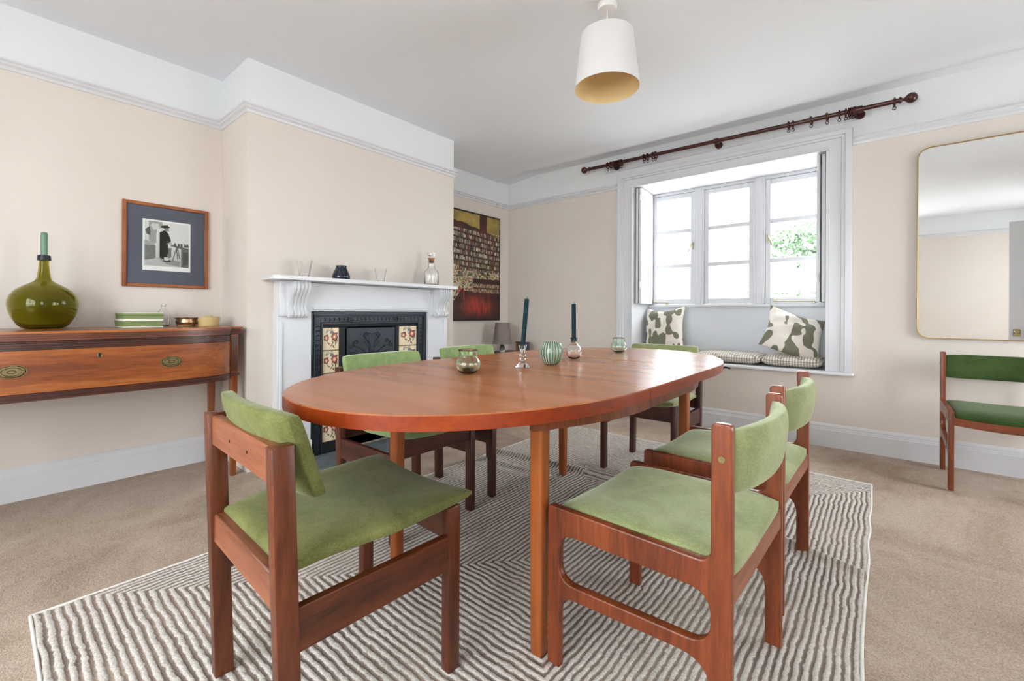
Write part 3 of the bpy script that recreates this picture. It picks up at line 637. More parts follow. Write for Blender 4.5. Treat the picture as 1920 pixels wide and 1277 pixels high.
hc = 0.0; zt = 0.79
for s in (-1, 1):
    for k in range(3): fl([(hc + s * 0.006 * (k + 1), 0.62), (hc + s * (0.008 * (k + 1)), 0.70), (hc + s * (0.03 + 0.016 * k), zt - 0.02 * k)], 0.0025)
    fl([(hc + s * 0.02, 0.74), (hc + s * 0.07, 0.79), (hc + s * 0.05, 0.815), (hc, 0.80)], 0.004); fl([(hc + s * 0.03, 0.65), (hc + s * 0.09, 0.70), (hc + s * 0.14, 0.72), (hc + s * 0.16, 0.745), (hc + s * 0.13, 0.755)], 0.0035)
    fl([(hc + s * 0.04, 0.62), (hc + s * 0.11, 0.67), (hc + s * 0.17, 0.68)], 0.003)
    for cy_, cz_ in ((0.13, 0.75), (0.165, 0.715), (0.05, 0.80)): fl([(hc + s * cy_ + 0.014 * math.cos(t), cz_ + 0.012 * math.sin(t)) for t in np.linspace(0, 6.28, 11)], 0.003)
r_ = obj('hood_relief', bm, 'iron_black', fp); r_['kind'] = 'stuff'
bm = bmesh.new()
for i in range(11):
    y = -0.19 + i * 0.038; tube(bm, [(0.045, y, 0.12), (0.055, y, 0.18), (0.045, y, 0.26)], 0.005, 6)
for z in (0.12, 0.26): tube(bm, [(0.045, -0.205, z), (0.045, 0.205, z)], 0.007, 8)
obj('grate', bm, 'iron_black', fp)
bm = bmesh.new(); bx(bm, -0.25, -0.24, -0.27, 0.23, 0, 0.9); bx(bm, -0.25, 0.0, -0.27, -0.262, 0, 0.9); bx(bm, -0.25, 0.0, 0.222, 0.23, 0, 0.9); bx(bm, -0.25, 0, -0.27, 0.23, -0.004, 0.0)
obj('firebox', bm, 'iron_dark', fp)
# floral tiles: painted per vertex
def grid_mesh(nx, nz, w_, h_, fn, depth):
    """panel in the YZ plane facing +X with colour attribute; returns mesh"""
    ys_ = np.linspace(0, w_, nx); zs_ = np.linspace(0, h_, nz); Y, Z = np.meshgrid(ys_, zs_, indexing='ij')
    co = np.stack([np.full(Y.size, depth), Y.ravel(), Z.ravel()], 1); idx = np.arange(nx * nz).reshape(nx, nz)
    f = np.stack([idx[:-1, :-1].ravel(), idx[1:, :-1].ravel(), idx[1:, 1:].ravel(), idx[:-1, 1:].ravel()], 1)
    base_i = len(co); back = np.array([(0, 0, 0), (0, w_, 0), (0, w_, h_), (0, 0, h_)], float); c4 = [idx[0, 0], idx[-1, 0], idx[-1, -1], idx[0, -1]]
    faces = f.tolist()
    side = [[base_i + 1, base_i, c4[0], c4[1]]]
    co = np.vstack([co, back])
    edges = [list(idx[:, 0]), list(idx[-1, :]), list(idx[::-1, -1]), list(idx[0, ::-1])]
    b4 = [base_i, base_i + 1, base_i + 2, base_i + 3]
    for k in range(4): faces.append([b4[k], b4[(k + 1) % 4]] + [int(q) for q in edges[k][::-1]])
    faces.append([b4[3], b4[2], b4[1], b4[0]])
    me = bpy.data.meshes.new('panel'); me.from_pydata(co.tolist(), [], faces)
    c = fn(Y / w_, Z / h_); c = np.concatenate([c.reshape(-1, 3), np.tile(c.reshape(-1, 3).mean(0) * 0.6, (4, 1))]); c = np.concatenate([c, np.ones((len(c), 1))], 1)
    a_ = me.color_attributes.new('col', 'FLOAT_COLOR', 'POINT'); a_.data.foreach_set('color', c.astype(np.float32).ravel()); return me
def S(r, g, b_): return np.array(srgb(r, g, b_)[:3])
def tile_fn(U, V):
    c = np.ones(U.shape + (3,)) * S(232, 214, 182)
    def blob(cx, cy, r_, col, petals=0, ph=0, ring_=None):
        nonlocal c
        th = np.arctan2(V - cy, U - cx); d = np.hypot(U - cx, V - cy); rr = r_ * (1 + 0.12 * np.cos(petals * th + ph)) if petals else r_
        m_ = d < rr; c[m_] = col
        if ring_ is not None: m2 = (d > rr * 0.68) & m_; c[m2] = ring_
    for (x, y, a_) in ((0.55, 0.22, 0.9), (0.68, 0.15, 2.2), (0.8, 0.3, 1.4), (0.38, 0.3, 2.6), (0.62, 0.35, 2), (0.78, 0.42, 0.3), (0.3, 0.62, 1), (0.9, 0.42, 1.6)):
        dx, dy = U - x, V - y; p, q = dx * math.cos(a_) + dy * math.sin(a_), -dx * math.sin(a_) + dy * math.cos(a_); c[(p / 0.10) ** 2 + (q / 0.032) ** 2 < 1] = S(72, 78, 66)
    blob(0.24, 0.55, 0.15, S(196, 128, 106), 5, 0, S(92, 46, 44)); blob(0.74, 0.60, 0.19, S(204, 128, 106), 6, 1, S(104, 52, 52)); blob(0.74, 0.6, 0.06, S(240, 200, 170)); blob(0.24, 0.55, 0.05, S(240, 200, 170))
    blob(0.55, 0.80, 0.08, S(120, 120, 150), 5); blob(0.9, 0.75, 0.05, S(130, 80, 80), 4)
    for k in range(3):
        d = np.hypot(U - 0.45, (V - 0.78)); c[(abs(d - 0.12 - 0.05 * k) < 0.012) & (V > 0.78) & (U < 0.8)] = S(90, 96, 84)
    c[(V < 0.03) | (V > 0.97)] = S(190, 172, 140); return c
tm = grid_mesh(30, 30, 0.150, 0.151, tile_fn, 0.008)
tm.materials.append(MAT['tile_glaze'])
for y0, n_ in ((1.478, 5), (2.093, 5)):
    for i in range(5):
        o = bpy.data.objects.new('tile', tm if y0 > 2 else tm); COL.objects.link(o); o.parent = fp
        o.location = (0.032 - 0.004 + 0.0, y0 - 1.86 + (0 if y0 > 2 else -0.006), 0.075 - ZF + i * 0.1555); o.scale = (1, 1.10 if y0 > 2 else 0.78, 1)
for q0, q1 in ((1.462, 1.594), (2.084, 2.268)): bm = bmesh.new(); bx(bm, 0.0, 0.0285, q0 - 1.86, q1 - 1.86, 0.078, 0.862); obj('tile_backing', bm, 'iron_dark', fp)
# slate hearth
bm = bmesh.new(); bx(bm, -2.86, -2.585, 1.20, 2.52, ZF + 0.0005, 0.008, 0.003); hs = obj('hearth_slab', bm, 'slate'); tag(hs, 'grey slate hearth slab on the floor before the fireplace', 'hearth')

# ------------------------------------------------------------------ mantel ornaments
ZM = 1.1755
def tumbler(label, y, rt, rb, h):
    o = thing('glass_tumbler', label, 'glass', (-2.80, y, ZM)); bm = bmesh.new(); t = 0.003
    lathe(bm, [(0, 0), (rb, 0), (rb + 0.0015, 0.003)] + [(rb + (rt - rb) * (k / 8) ** 1.2, 0.004 + (h - 0.004) * k / 8) for k in range(1, 9)] + [(rt - t, h)] + [(rb - t + (rt - rb) * (k / 8) ** 1.2, 0.012 + (h - 0.012) * k / 8) for k in range(7, -1, -1)] + [(0, 0.012)], 32, rib=10, amp=0.0012)
    obj('body', bm, 'glass_clear', o, 60); return o
tumbler('taller flared clear glass tumbler near the left end of the mantel shelf', 1.305, 0.046, 0.029, 0.108)
tumbler('smaller clear glass tumbler on the mantel between the navy pot and decanter', 1.86, 0.042, 0.025, 0.100)
pot = thing('navy_pot', 'small squat navy glazed pot on the mantel shelf', 'pot', (-2.80, 1.553, ZM)); bm = bmesh.new()
lathe(bm, [(0, 0), (0.052, 0), (0.057, 0.008), (0.058, 0.022), (0.052, 0.042), (0.042, 0.064), (0.036, 0.078), (0.033, 0.086), (0.037, 0.093), (0.034, 0.095), (0.029, 0.086), (0.034, 0.07), (0.05, 0.02), (0, 0.012)], 36); obj('body', bm, 'jar_navy', pot, 60)
dec = thing('decanter', 'clear glass decanter with cork stopper at the right end of the mantel', 'decanter', (-2.80, 2.333, ZM)); bm = bmesh.new()
lathe(bm, [(0, 0), (0.054, 0), (0.058, 0.005), (0.058, 0.108), (0.052, 0.122), (0.030, 0.136), (0.026, 0.15), (0.025, 0.19), (0.030, 0.20), (0.026, 0.20), (0.021, 0.19), (0.022, 0.15), (0.027, 0.134), (0.048, 0.120), (0.054, 0.106), (0.054, 0.012), (0, 0.010)], 32, rib=16, amp=0.0008); obj('body', bm, 'glass_clear', dec, 60)
bm = bmesh.new(); lathe(bm, [(0, 0.182), (0.018, 0.182), (0.0205, 0.205), (0.030, 0.222), (0, 0.223)], 20); obj('cork', bm, 'cork', dec)
bm = bmesh.new(); lathe(bm, [(0, 0.223), (0.013, 0.223), (0.014, 0.238), (0.033, 0.244), (0.034, 0.262), (0.0, 0.264)], 24); obj('stopper', bm, 'glass_clear', dec, 50)

# ------------------------------------------------------------------ pictures
def etch(U, V):
    c = np.ones(U.shape + (3,)) * 0.55; nz = rng.random(U.shape) * 0.12
    g_ = 0.74 - nz * 0.4 - 0.2 * np.exp(-((V - 0.1) / 0.3) ** 2)
    def poly_(pts, val, hatch=0.08):
        nonlocal g_
        ins = np.zeros(U.shape, bool); n = len(pts)
        for i in range(n):
            (x1, y1), (x2, y2) = pts[i], pts[(i + 1) % n]; cr = ((y1 > V) != (y2 > V)); xi = (x2 - x1) * (V - y1) / (y2 - y1 + 1e-9) + x1; ins ^= cr & (U < xi)
        g_[ins] = val + (rng.random(int(ins.sum())) - 0.5) * hatch
    poly_([(0.0, 0.12), (0.0, 0.45), (0.26, 0.45), (0.26, 0.18)], 0.20, 0.16); poly_([(0.0, 0.45), (0.24, 0.45), (0.24, 0.52), (0.0, 0.56)], 0.4, 0.1)
    poly_([(0.12, 0.55), (0.12, 0.98), (0.40, 0.98), (0.40, 0.86), (0.28, 0.80), (0.27, 0.5)], 0.36, 0.1); poly_([(0.05, 0.78), (0.14, 0.86), (0.16, 0.66), (0.08, 0.68)], 0.12, 0.06)
    poly_([(0.15, 0.88), (0.2, 0.93), (0.33, 0.92), (0.34, 0.82), (0.22, 0.78)], 0.62, 0.03)
    poly_([(0.0, 0.02), (0.0, 0.10), (0.3, 0.2), (0.62, 0.06), (0.5, 0.02)], 0.50, 0.12); poly_([(0.3, 0.2), (0.78, 0.14), (0.76, 0.03), (0.5, 0.06)], 0.3, 0.16)
    poly_([(0.34, 0.20), (0.34, 0.52), (0.34, 0.74), (0.44, 0.80), (0.52, 0.74), (0.58, 0.58), (0.52, 0.50), (0.52, 0.22), (0.44, 0.16)], 0.035, 0.04)
    poly_([(0.36, 0.84), (0.38, 0.89), (0.50, 0.91), (0.56, 0.87), (0.52, 0.85)], 0.03, 0.02); poly_([(0.42, 0.84), (0.52, 0.85), (0.54, 0.79), (0.47, 0.77)], 0.25, 0.1)
    poly_([(0.47, 0.50), (0.58, 0.56), (0.60, 0.52), (0.52, 0.36), (0.50, 0.18), (0.54, 0.2), (0.56, 0.44), (0.62, 0.46), (0.60, 0.50)], 0.45, 0.1); poly_([(0.52, 0.2), (0.52, 0.42), (0.59, 0.42), (0.58, 0.22)], 0.18, 0.1)
    poly_([(0.40, 0.12), (0.58, 0.12), (0.56, 0.16), (0.42, 0.15)], 0.05, 0.03); poly_([(0.44, 0.15), (0.52, 0.15), (0.5, 0.22), (0.43, 0.22)], 0.6, 0.05)
    poly_([(0.56, 0.50), (0.98, 0.44), (0.98, 0.41), (0.74, 0.43), (0.58, 0.47)], 0.14, 0.06)
    for a_, b_ in (((0.69, 0.45), (0.60, 0.14)), ((0.70, 0.45), (0.76, 0.20)), ((0.68, 0.45), (0.72, 0.16))): poly_([a_, (a_[0] + 0.02, a_[1]), (b_[0] + 0.02, b_[1]), b_], 0.1, 0.04)
    poly_([(0.79, 0.02), (0.79, 0.44), (0.98, 0.41), (0.98, 0.02)], 0.16, 0.14); poly_([(0.84, 0.06), (0.84, 0.36), (0.97, 0.36), (0.97, 0.10)], 0.1, 0.08)
    for x in (0.66, 0.74, 0.80, 0.88, 0.93): poly_([(x - 0.025, 0.47), (x - 0.02, 0.53), (x + 0.01, 0.55), (x + 0.03, 0.50), (x + 0.03, 0.46)], 0.12, 0.08)
    bord = (U < 0.035) | (U > 0.965) | (V > 0.965) | (V < 0.02); g_[bord] = 0.86
    c = np.stack([g_, g_, g_ * 0.97], -1); return np.clip(c, 0.01, 0.85)
pr = thing('framed_print', 'wood-framed black and white print on slate-blue mount above the sideboard', 'picture', (XL, 0.514, 1.102))
PW, PH = 0.424, 0.502
bm = bmesh.new(); fw = 0.020
bx(bm, 0.001, 0.020, 0, fw, 0, PH, 0.003); bx(bm, 0.001, 0.020, PW - fw, PW, 0, PH, 0.003); bx(bm, 0.001, 0.020, fw, PW - fw, 0, fw, 0.003); bx(bm, 0.001, 0.020, fw, PW - fw, PH - fw, PH, 0.003)
obj('frame', bm, 'frame_wood_Z', pr)
bm = bmesh.new(); bx(bm, 0.001, 0.008, fw - 0.002, PW - fw + 0.002, fw - 0.002, PH - fw + 0.002); obj('mount', bm, 'mat_blue', pr, 0)
me = grid_mesh(120, 150, 0.236, 0.305, lambda U, V: np.where((V < 0.075)[..., None], np.array([0.86, 0.86, 0.83]), etch(U, np.clip((V - 0.075) / 0.925, 0, 1))), 0.0095); o = link_mesh('print', me, 'etching', pr); o.location = (0, 0.093, 0.101)
bm = bmesh.new(); bx(bm, 0.0105, 0.012, fw, PW - fw, fw, PH - fw); obj('glass', bm, 'picture_glass', pr, 0)

def nz2(U, V, sx, sy, seed_):
    g_ = np.random.default_rng(seed_).random((sx + 2, sy + 2)); u, v_ = np.clip(U, 0, 0.999) * sx, np.clip(V, 0, 0.999) * sy; i, j = u.astype(int), v_.astype(int); fu, fv = u - i, v_ - j
    return (g_[i, j] * (1 - fu) + g_[i + 1, j] * fu) * (1 - fv) + (g_[i, j + 1] * (1 - fu) + g_[i + 1, j + 1] * fu) * fv
def shop(U, V):
    nz = rng.random(U.shape); A_ = lambda m_, c_, k=None: c.__setitem__(m_, c_ if k is None else c_ * k[m_][:, None])
    c = np.zeros(U.shape + (3,)) + S(44, 28, 22)
    tone = 0.45 + 0.9 * nz2(U, V, 9, 14, 11) * (0.6 + 0.6 * nz2(U, V, 40, 50, 12))
    A_(V > 0.80, S(176, 150, 78), tone); A_((V > 0.80) & (V < 0.845 + 0.10 * (0.5 - U) + 0.03 * nz2(U, V, 12, 4, 13)), S(74, 34, 26), tone); A_((V > 0.84) & (U > 0.58) & (U < 0.72), S(78, 34, 28), tone)
    Vs = V + 0.10 * (U - 0.5) * (V - 0.3); ph_ = (Vs - 0.44) / 0.050; rows = np.floor(ph_).astype(int); fr = ph_ % 1
    jit = nz2(U, V, 60, 30, 14); uc = U * 62 + rows * 3.7 + jit * 1.2; cols = np.floor(uc).astype(int)
    tab = np.random.default_rng(5).random((90, 40, 2)); rnd = tab[np.clip(cols % 90, 0, 89), rows % 40, 0]; rn2 = tab[cols % 90, rows % 40, 1]
    bk = (Vs > 0.44) & (V < 0.835) & (fr > 0.14) & (fr < 0.66 + 0.26 * rn2) & (uc % 1 > 0.2) & (rn2 > 0.08)
    pal = np.array([S(196, 186, 160), S(150, 140, 122), S(216, 204, 170), S(104, 92, 82), S(150, 80, 66), S(226, 216, 190), S(90, 84, 78)]); A_(bk, pal[(rnd * 6.99).astype(int)][bk] * (0.45 + 0.75 * nz2(U, V, 30, 60, 15)[bk])[:, None])
    A_((fr < 0.10) & (Vs > 0.44) & (V < 0.835), S(96, 50, 34))
    for x in (0.36, 0.87): A_((abs(U - x + 0.04 * (V - 0.6)) < 0.011) & (V > 0.42) & (V < 0.83), S(126, 58, 36), tone)
    w_ = nz2(U, V, 16, 44, 16); w2 = nz2(U, V, 34, 60, 17); md = (V > 0.27) & (V < 0.455 + 0.05 * (U < 0.2)) & ((U < 0.42 + 0.1 * w_) | (V > 0.39))
    pal2 = np.array([S(236, 226, 206), S(214, 200, 168), S(60, 54, 60), S(214, 150, 60), S(240, 232, 214), S(170, 52, 42), S(84, 136, 122), S(40, 34, 30), S(206, 184, 80), S(226, 214, 190)])
    sel = ((w_ * 2.6 + w2 * 1.7) * 5).astype(int) % 10; A_(md, pal2[sel][md] * (0.55 + 0.5 * nz[md])[:, None])
    tb_ = (V > 0.25) & (V <= 0.39) & (U > 0.42 + 0.06 * w_); A_(tb_, S(52, 26, 24)); fr2 = ((V - 0.25) / 0.047) % 1
    rk = tb_ & (V < 0.355) & (fr2 > 0.25) & (((U * 46 + w2 * 2) % 1) > 0.3); A_(rk, (pal2[sel][rk] * 0.55 + S(170, 110, 60) * 0.3))
    lw = V <= 0.25; st1 = nz2(U, V, 46, 16, 18) * 0.6 + nz2(U, V, 14, 10, 28) * 0.5; st2 = nz2(U, V, 8, 40, 19); A_(lw, S(52, 28, 24), 0.5 + 0.9 * st2)
    rd = np.clip(np.exp(-((U - 0.55) / 0.26) ** 2 - ((V - 0.14) / 0.09) ** 2) * (st1 * 1.5 - 0.25 + 0.5 * (nz - 0.5)), 0, 1); c = c * (1 - rd[..., None]) + rd[..., None] * S(206, 62, 42)
    rr = (abs(U - 0.22) < 0.07) & (V > 0.19) & (V < 0.29); A_(rr, S(206, 66, 40), 0.6 + 0.6 * st1)
    dg = (V < 0.27) & (V > 0.10 + 0.75 * U); A_(dg, pal2[sel][dg] * 0.8); A_((V < 0.10 + 0.75 * U) & (V > 0.02 + 0.55 * U) & (U < 0.28), S(60, 30, 28), 0.6 + st1)
    A_((V < 0.010) | (V > 0.990) | (U > 0.987) | (U < 0.013), S(30, 20, 18)); return np.clip(c * 0.85, 0.004, 0.9)
pa = thing('oil_painting', 'tall unframed painting of crowded bookshop shelves in the alcove beside the chimney', 'painting', (XL + 0.004, 2.985, 0.875))
me = grid_mesh(240, 340, 0.785, 1.145, shop, 0.030); link_mesh('canvas', me, 'oil_paint', pa)
bm = bmesh.new(); e = 0.004
bx(bm, 0.001, 0.032, -e, 0, -e, 1.145 + e); bx(bm, 0.001, 0.032, 0.785, 0.785 + e, -e, 1.145 + e); bx(bm, 0.001, 0.032, 0, 0.785, -e, 0); bx(bm, 0.001, 0.032, 0, 0.785, 1.145, 1.145 + e)
obj('edge_strip', bm, 'black_paint', pa)

# ------------------------------------------------------------------ pendant light
pd = thing('pendant_light', 'white drum pendant light hanging from the ceiling over the table', 'ceiling light', (-1.045, 1.975, ZC))
bm = bmesh.new(); lathe(bm, [(0, 0.0), (0.046, 0.0), (0.047, -0.022), (0.043, -0.030), (0, -0.032)], 28); obj('ceiling_rose', bm, 'plastic_white', pd, 40)
bm = bmesh.new(); tube(bm, [(0, 0, -0.03), (0, 0, -0.21)], 0.0045, 8); lathe(bm, [(0, -0.205), (0.014, -0.205), (0.017, -0.25), (0, -0.25)], 14); obj('cord', bm, 'plastic_white', pd, 40)
bm = bmesh.new(); lathe(bm, [(0.128, -0.155), (0.158, -0.418), (0.1565, -0.4182), (0.1265, -0.155), (0.128, -0.155)], 56); obj('lamp_shade', bm, 'shade_white', pd, 60)
bm = bmesh.new(); lathe(bm, [(0.1262, -0.156), (0.1562, -0.417), (0.1552, -0.417), (0.1252, -0.156), (0.1262, -0.156)], 56)
for k in range(3):
    a_ = k * 2.094; tube(bm, [(0.014 * math.cos(a_), 0.014 * math.sin(a_), -0.215), (0.127 * math.cos(a_), 0.127 * math.sin(a_), -0.165)], 0.0015, 5)
obj('shade_lining', bm, 'shade_lining', pd, 60)

# ------------------------------------------------------------------ rug
RX0, RX1, RY0, RY1 = -2.045, -0.036, 0.10, 3.215
nx, ny = 440, 690
X, Y = np.meshgrid(np.linspace(RX0, RX1, nx), np.linspace(RY0, RY1, ny), indexing='ij')
def smooth_noise(sx, sy, seed_):
    g_ = np.random.default_rng(seed_).standard_normal((sx + 3, sy + 3)); u = np.linspace(0, sx, nx); v_ = np.linspace(0, sy, ny)
    i, j = u.astype(int), v_.astype(int); fu, fv = u - i, v_ - j; fu = fu * fu * (3 - 2 * fu); fv = fv * fv * (3 - 2 * fv)
    a_ = g_[i][:, j] * (1 - fu)[:, None] + g_[i + 1][:, j] * fu[:, None]; b_ = g_[i][:, j + 1] * (1 - fu)[:, None] + g_[i + 1][:, j + 1] * fu[:, None]; return a_ * (1 - fv) + b_ * fv
wob = smooth_noise(30, 44, 1) * 0.0022 + smooth_noise(130, 200, 2) * 0.0013
d = np.minimum(np.minimum(1.14 * (X - RX0) + 0.13, 1.14 * (RX1 - X) + 0.12), np.minimum(Y - RY0, RY1 + 0.0 - Y)) + wob
PER = 0.0237; ph = (d / PER) % 1.0
st = 0.5 - 0.5 * np.cos(2 * np.pi * ph); st = np.clip(st * 1.3 + 0.02, 0, 1)
Zr = -0.0015 + 0.0038 * st + smooth_noise(30, 46, 3) * 0.0006 + smooth_noise(200, 300, 4) * 0.0005
def ridge(fx, y_at, amp, wd): return amp * np.exp(-((Y - y_at) / wd) ** 2) * fx
r1 = 2.27 + 0.05 * np.sin((X + 2.0) * 2.0) - 0.10 * np.clip(X + 0.9, 0, 1) ** 1.5 * 2.2
Zr += ridge(1.0, r1, 0.026, 0.024) + ridge(np.clip((-1.5 - X) * 4, 0, 1), 1.98 + 0.1 * (X + 2), 0.014, 0.05) + ridge(np.clip((-1.3 - X) * 4, 0, 1), 2.12, 0.010, 0.03) + ridge(np.clip((X + 0.5) * 3, 0, 1), 2.02, 0.008, 0.03)
edge = np.minimum(np.minimum(X - RX0, RX1 - X), np.minimum(Y - RY0, RY1 - Y)); Zr = np.where(edge < 0.004, -0.0045, Zr)
XX = X + 0.003 * np.sin(Y * 13 + np.sin(Y * 5) * 2) * (X > RX1 - 0.2) * ((X - RX1 + 0.2) / 0.2)
co = np.stack([XX.ravel() + 1.04, Y.ravel() - 1.66, Zr.ravel()], 1); idx = np.arange(nx * ny).reshape(nx, ny)
f = np.stack([idx[:-1, :-1].ravel(), idx[1:, :-1].ravel(), idx[1:, 1:].ravel(), idx[:-1, 1:].ravel()], 1)
me = bpy.data.meshes.new('pile'); me.vertices.add(len(co)); me.vertices.foreach_set('co', co.ravel()); me.loops.add(f.size); me.loops.foreach_set('vertex_index', f.ravel().astype(np.int32))
me.polygons.add(len(f)); me.polygons.foreach_set('loop_start', np.arange(0, f.size, 4, dtype=np.int32)); me.update(calc_edges=True)
a_ = me.attributes.new('stripe', 'FLOAT', 'POINT'); a_.data.foreach_set('value', (st * 0.72).ravel().astype(np.float32))
rug = thing('rug', 'large cream and taupe rug striped in mitred rectangles under the dining table', 'rug', (-1.04, 1.66, 0))
ro = link_mesh('pile', me, 'rug_pile', rug, 180)
bm = bmesh.new()
for (p, q) in (((RX0, RY0), (RX0, RY1)), ((RX1, RY0), (RX1, RY1)), ((RX0, RY0), (RX1, RY0)), ((RX0, RY1), (RX1, RY1))):
    n_ = 120; pts = [(p[0] + (q[0] - p[0]) * k / n_ + 1.04 + (0.003 * math.sin((p[1] + (q[1] - p[1]) * k / n_) * 13 + math.sin((p[1] + (q[1] - p[1]) * k / n_) * 5) * 2) if p[0] == q[0] == RX1 else 0), p[1] + (q[1] - p[1]) * k / n_ - 1.66, -0.0005) for k in range(n_ + 1)]
    tube(bm, pts, 0.0048, 8)
obj('binding', bm, 'rug_binding', rug, 60)

# ------------------------------------------------------------------ dining table
tb = thing('dining_table', 'large oval teak extending dining table standing on the striped rug', 'table', (-1.080, 1.600, 0.003))
TL, TW, TT = 2.215, 1.098, 0.036
def outline(y0, y1, off=0.0, n=48):
    """closed plan outline of the top between two y values (local)"""
    hw, hl, ye = TW / 2 - off, TL / 2 - off, 0.30
    def xat(y):
        a_ = abs(y)
        if a_ <= ye: return hw
        t = min(1, (a_ - ye) / (hl - ye)); return hw * (1 - t ** 2.25) ** (1 / 2.1)
    def ysamp(a_, b_):
        return [hl * math.sin(math.pi / 2 * s) for s in np.linspace(-1, 1, n * 2 + 1) if a_ + 1e-4 < hl * math.sin(math.pi / 2 * s) < b_ - 1e-4]
    ys_ = [y0] + ysamp(y0, y1) + [y1]
    R_ = [(xat(y), y) for y in ys_]; L_ = [(-xat(y), y) for y in ys_[::-1]]
    P_ = R_ + L_; out_ = []
    for p_ in P_:
        if not out_ or (abs(p_[0] - out_[-1][0]) + abs(p_[1] - out_[-1][1])) > 1e-4: out_.append(p_)
    if abs(out_[0][0] - out_[-1][0]) + abs(out_[0][1] - out_[-1][1]) < 1e-4: out_.pop()
    return out_
ZTt = 0.732
def top_part(name, y0, y1, mat):
    bm = bmesh.new(); prism(bm, outline(y0, y1, 0.003), 'Z', ZTt - 0.001, ZTt); prism(bm, outline(y0, y1, 0.0015), 'Z', ZTt - 0.003, ZTt - 0.001)
    o = obj(name, bm, mat, tb, 50)
    bm = bmesh.new(); prism(bm, outline(y0, y1), 'Z', ZTt - TT, ZTt - 0.003); obj('edge_band', bm, 'table_edge_Y', o, 50)
ys_, ye_ = -0.312, 0.345
top_part('tabletop', -TL / 2, ys_ - 0.002, 'table_top_X'); top_part('leaf', ys_ + 0.002, ye_ - 0.002, 'table_top_X'); top_part('tabletop', ye_ + 0.002, TL / 2, 'table_top_X')
# aprons following the ends, and side rails
for s in (-1, 1):
    half = []
    for e_ in (-1, 1):
        seg_p = [(s * (0.490 - 0.118 * (k / 10) ** 1.7), e_ * (0.25 + 0.41 * k / 10)) for k in range(11)]
        half += seg_p[::-1] if e_ == -1 else seg_p
    bm = bmesh.new(); inn_ = [(p[0] - s * 0.018, p[1] * 0.99) for p in half]
    for k in range(len(half) - 1): prism(bm, [half[k], half[k + 1], inn_[k + 1], inn_[k]], 'Z', ZTt - TT - 0.056, ZTt - TT - 0.0005)
    bmesh.ops.remove_doubles(bm, verts=bm.verts, dist=1e-5); obj('apron', bm, 'apron_wood_Z', tb, 40)
for yy in (-0.62, 0.62):
    bm = bmesh.new(); bx(bm, -0.35, 0.35, yy - 0.009, yy + 0.009, ZTt - TT - 0.05, ZTt - TT - 0.001, 0.002); obj('cross_rail', bm, 'teak_X', tb, 40)
for (x, y) in ((0.342, -0.590), (-0.325, -0.590), (0.342, 0.605), (-0.362, 0.605)):
    bm = bmesh.new(); r0, r1 = 0.0222, 0.0195
    rings = []
    for z, r_ in ((0.0, 0.018), (0.006, r1), (0.35, 0.0212), (ZTt - TT - 0.002, r0)):
        sec = fillet([(x - r_, y - r_), (x + r_, y - r_), (x + r_, y + r_), (x - r_, y + r_)], 0.010, 3); rings.append([bm.verts.new((p[0], p[1], z)) for p in sec])
    for a_, b_ in zip(rings, rings[1:]):
        for k in range(len(a_)): bm.faces.new((a_[k], a_[(k + 1) % len(a_)], b_[(k + 1) % len(a_)], b_[k]))
    bm.faces.new(rings[0]); bm.faces.new(rings[-1][::-1]); obj('leg', bm, 'table_leg_Z', tb, 40)
bm = bmesh.new(); tube(bm, [(0.40, 0.80, ZTt - TT - 0.008), (0.46, 0.81, ZTt - TT - 0.018), (0.475, 0.81, ZTt - TT - 0.010), (0.50, 0.81, ZTt - TT - 0.014)], 0.005, 8); obj('catch', bm, 'metal_dark', tb, 60)

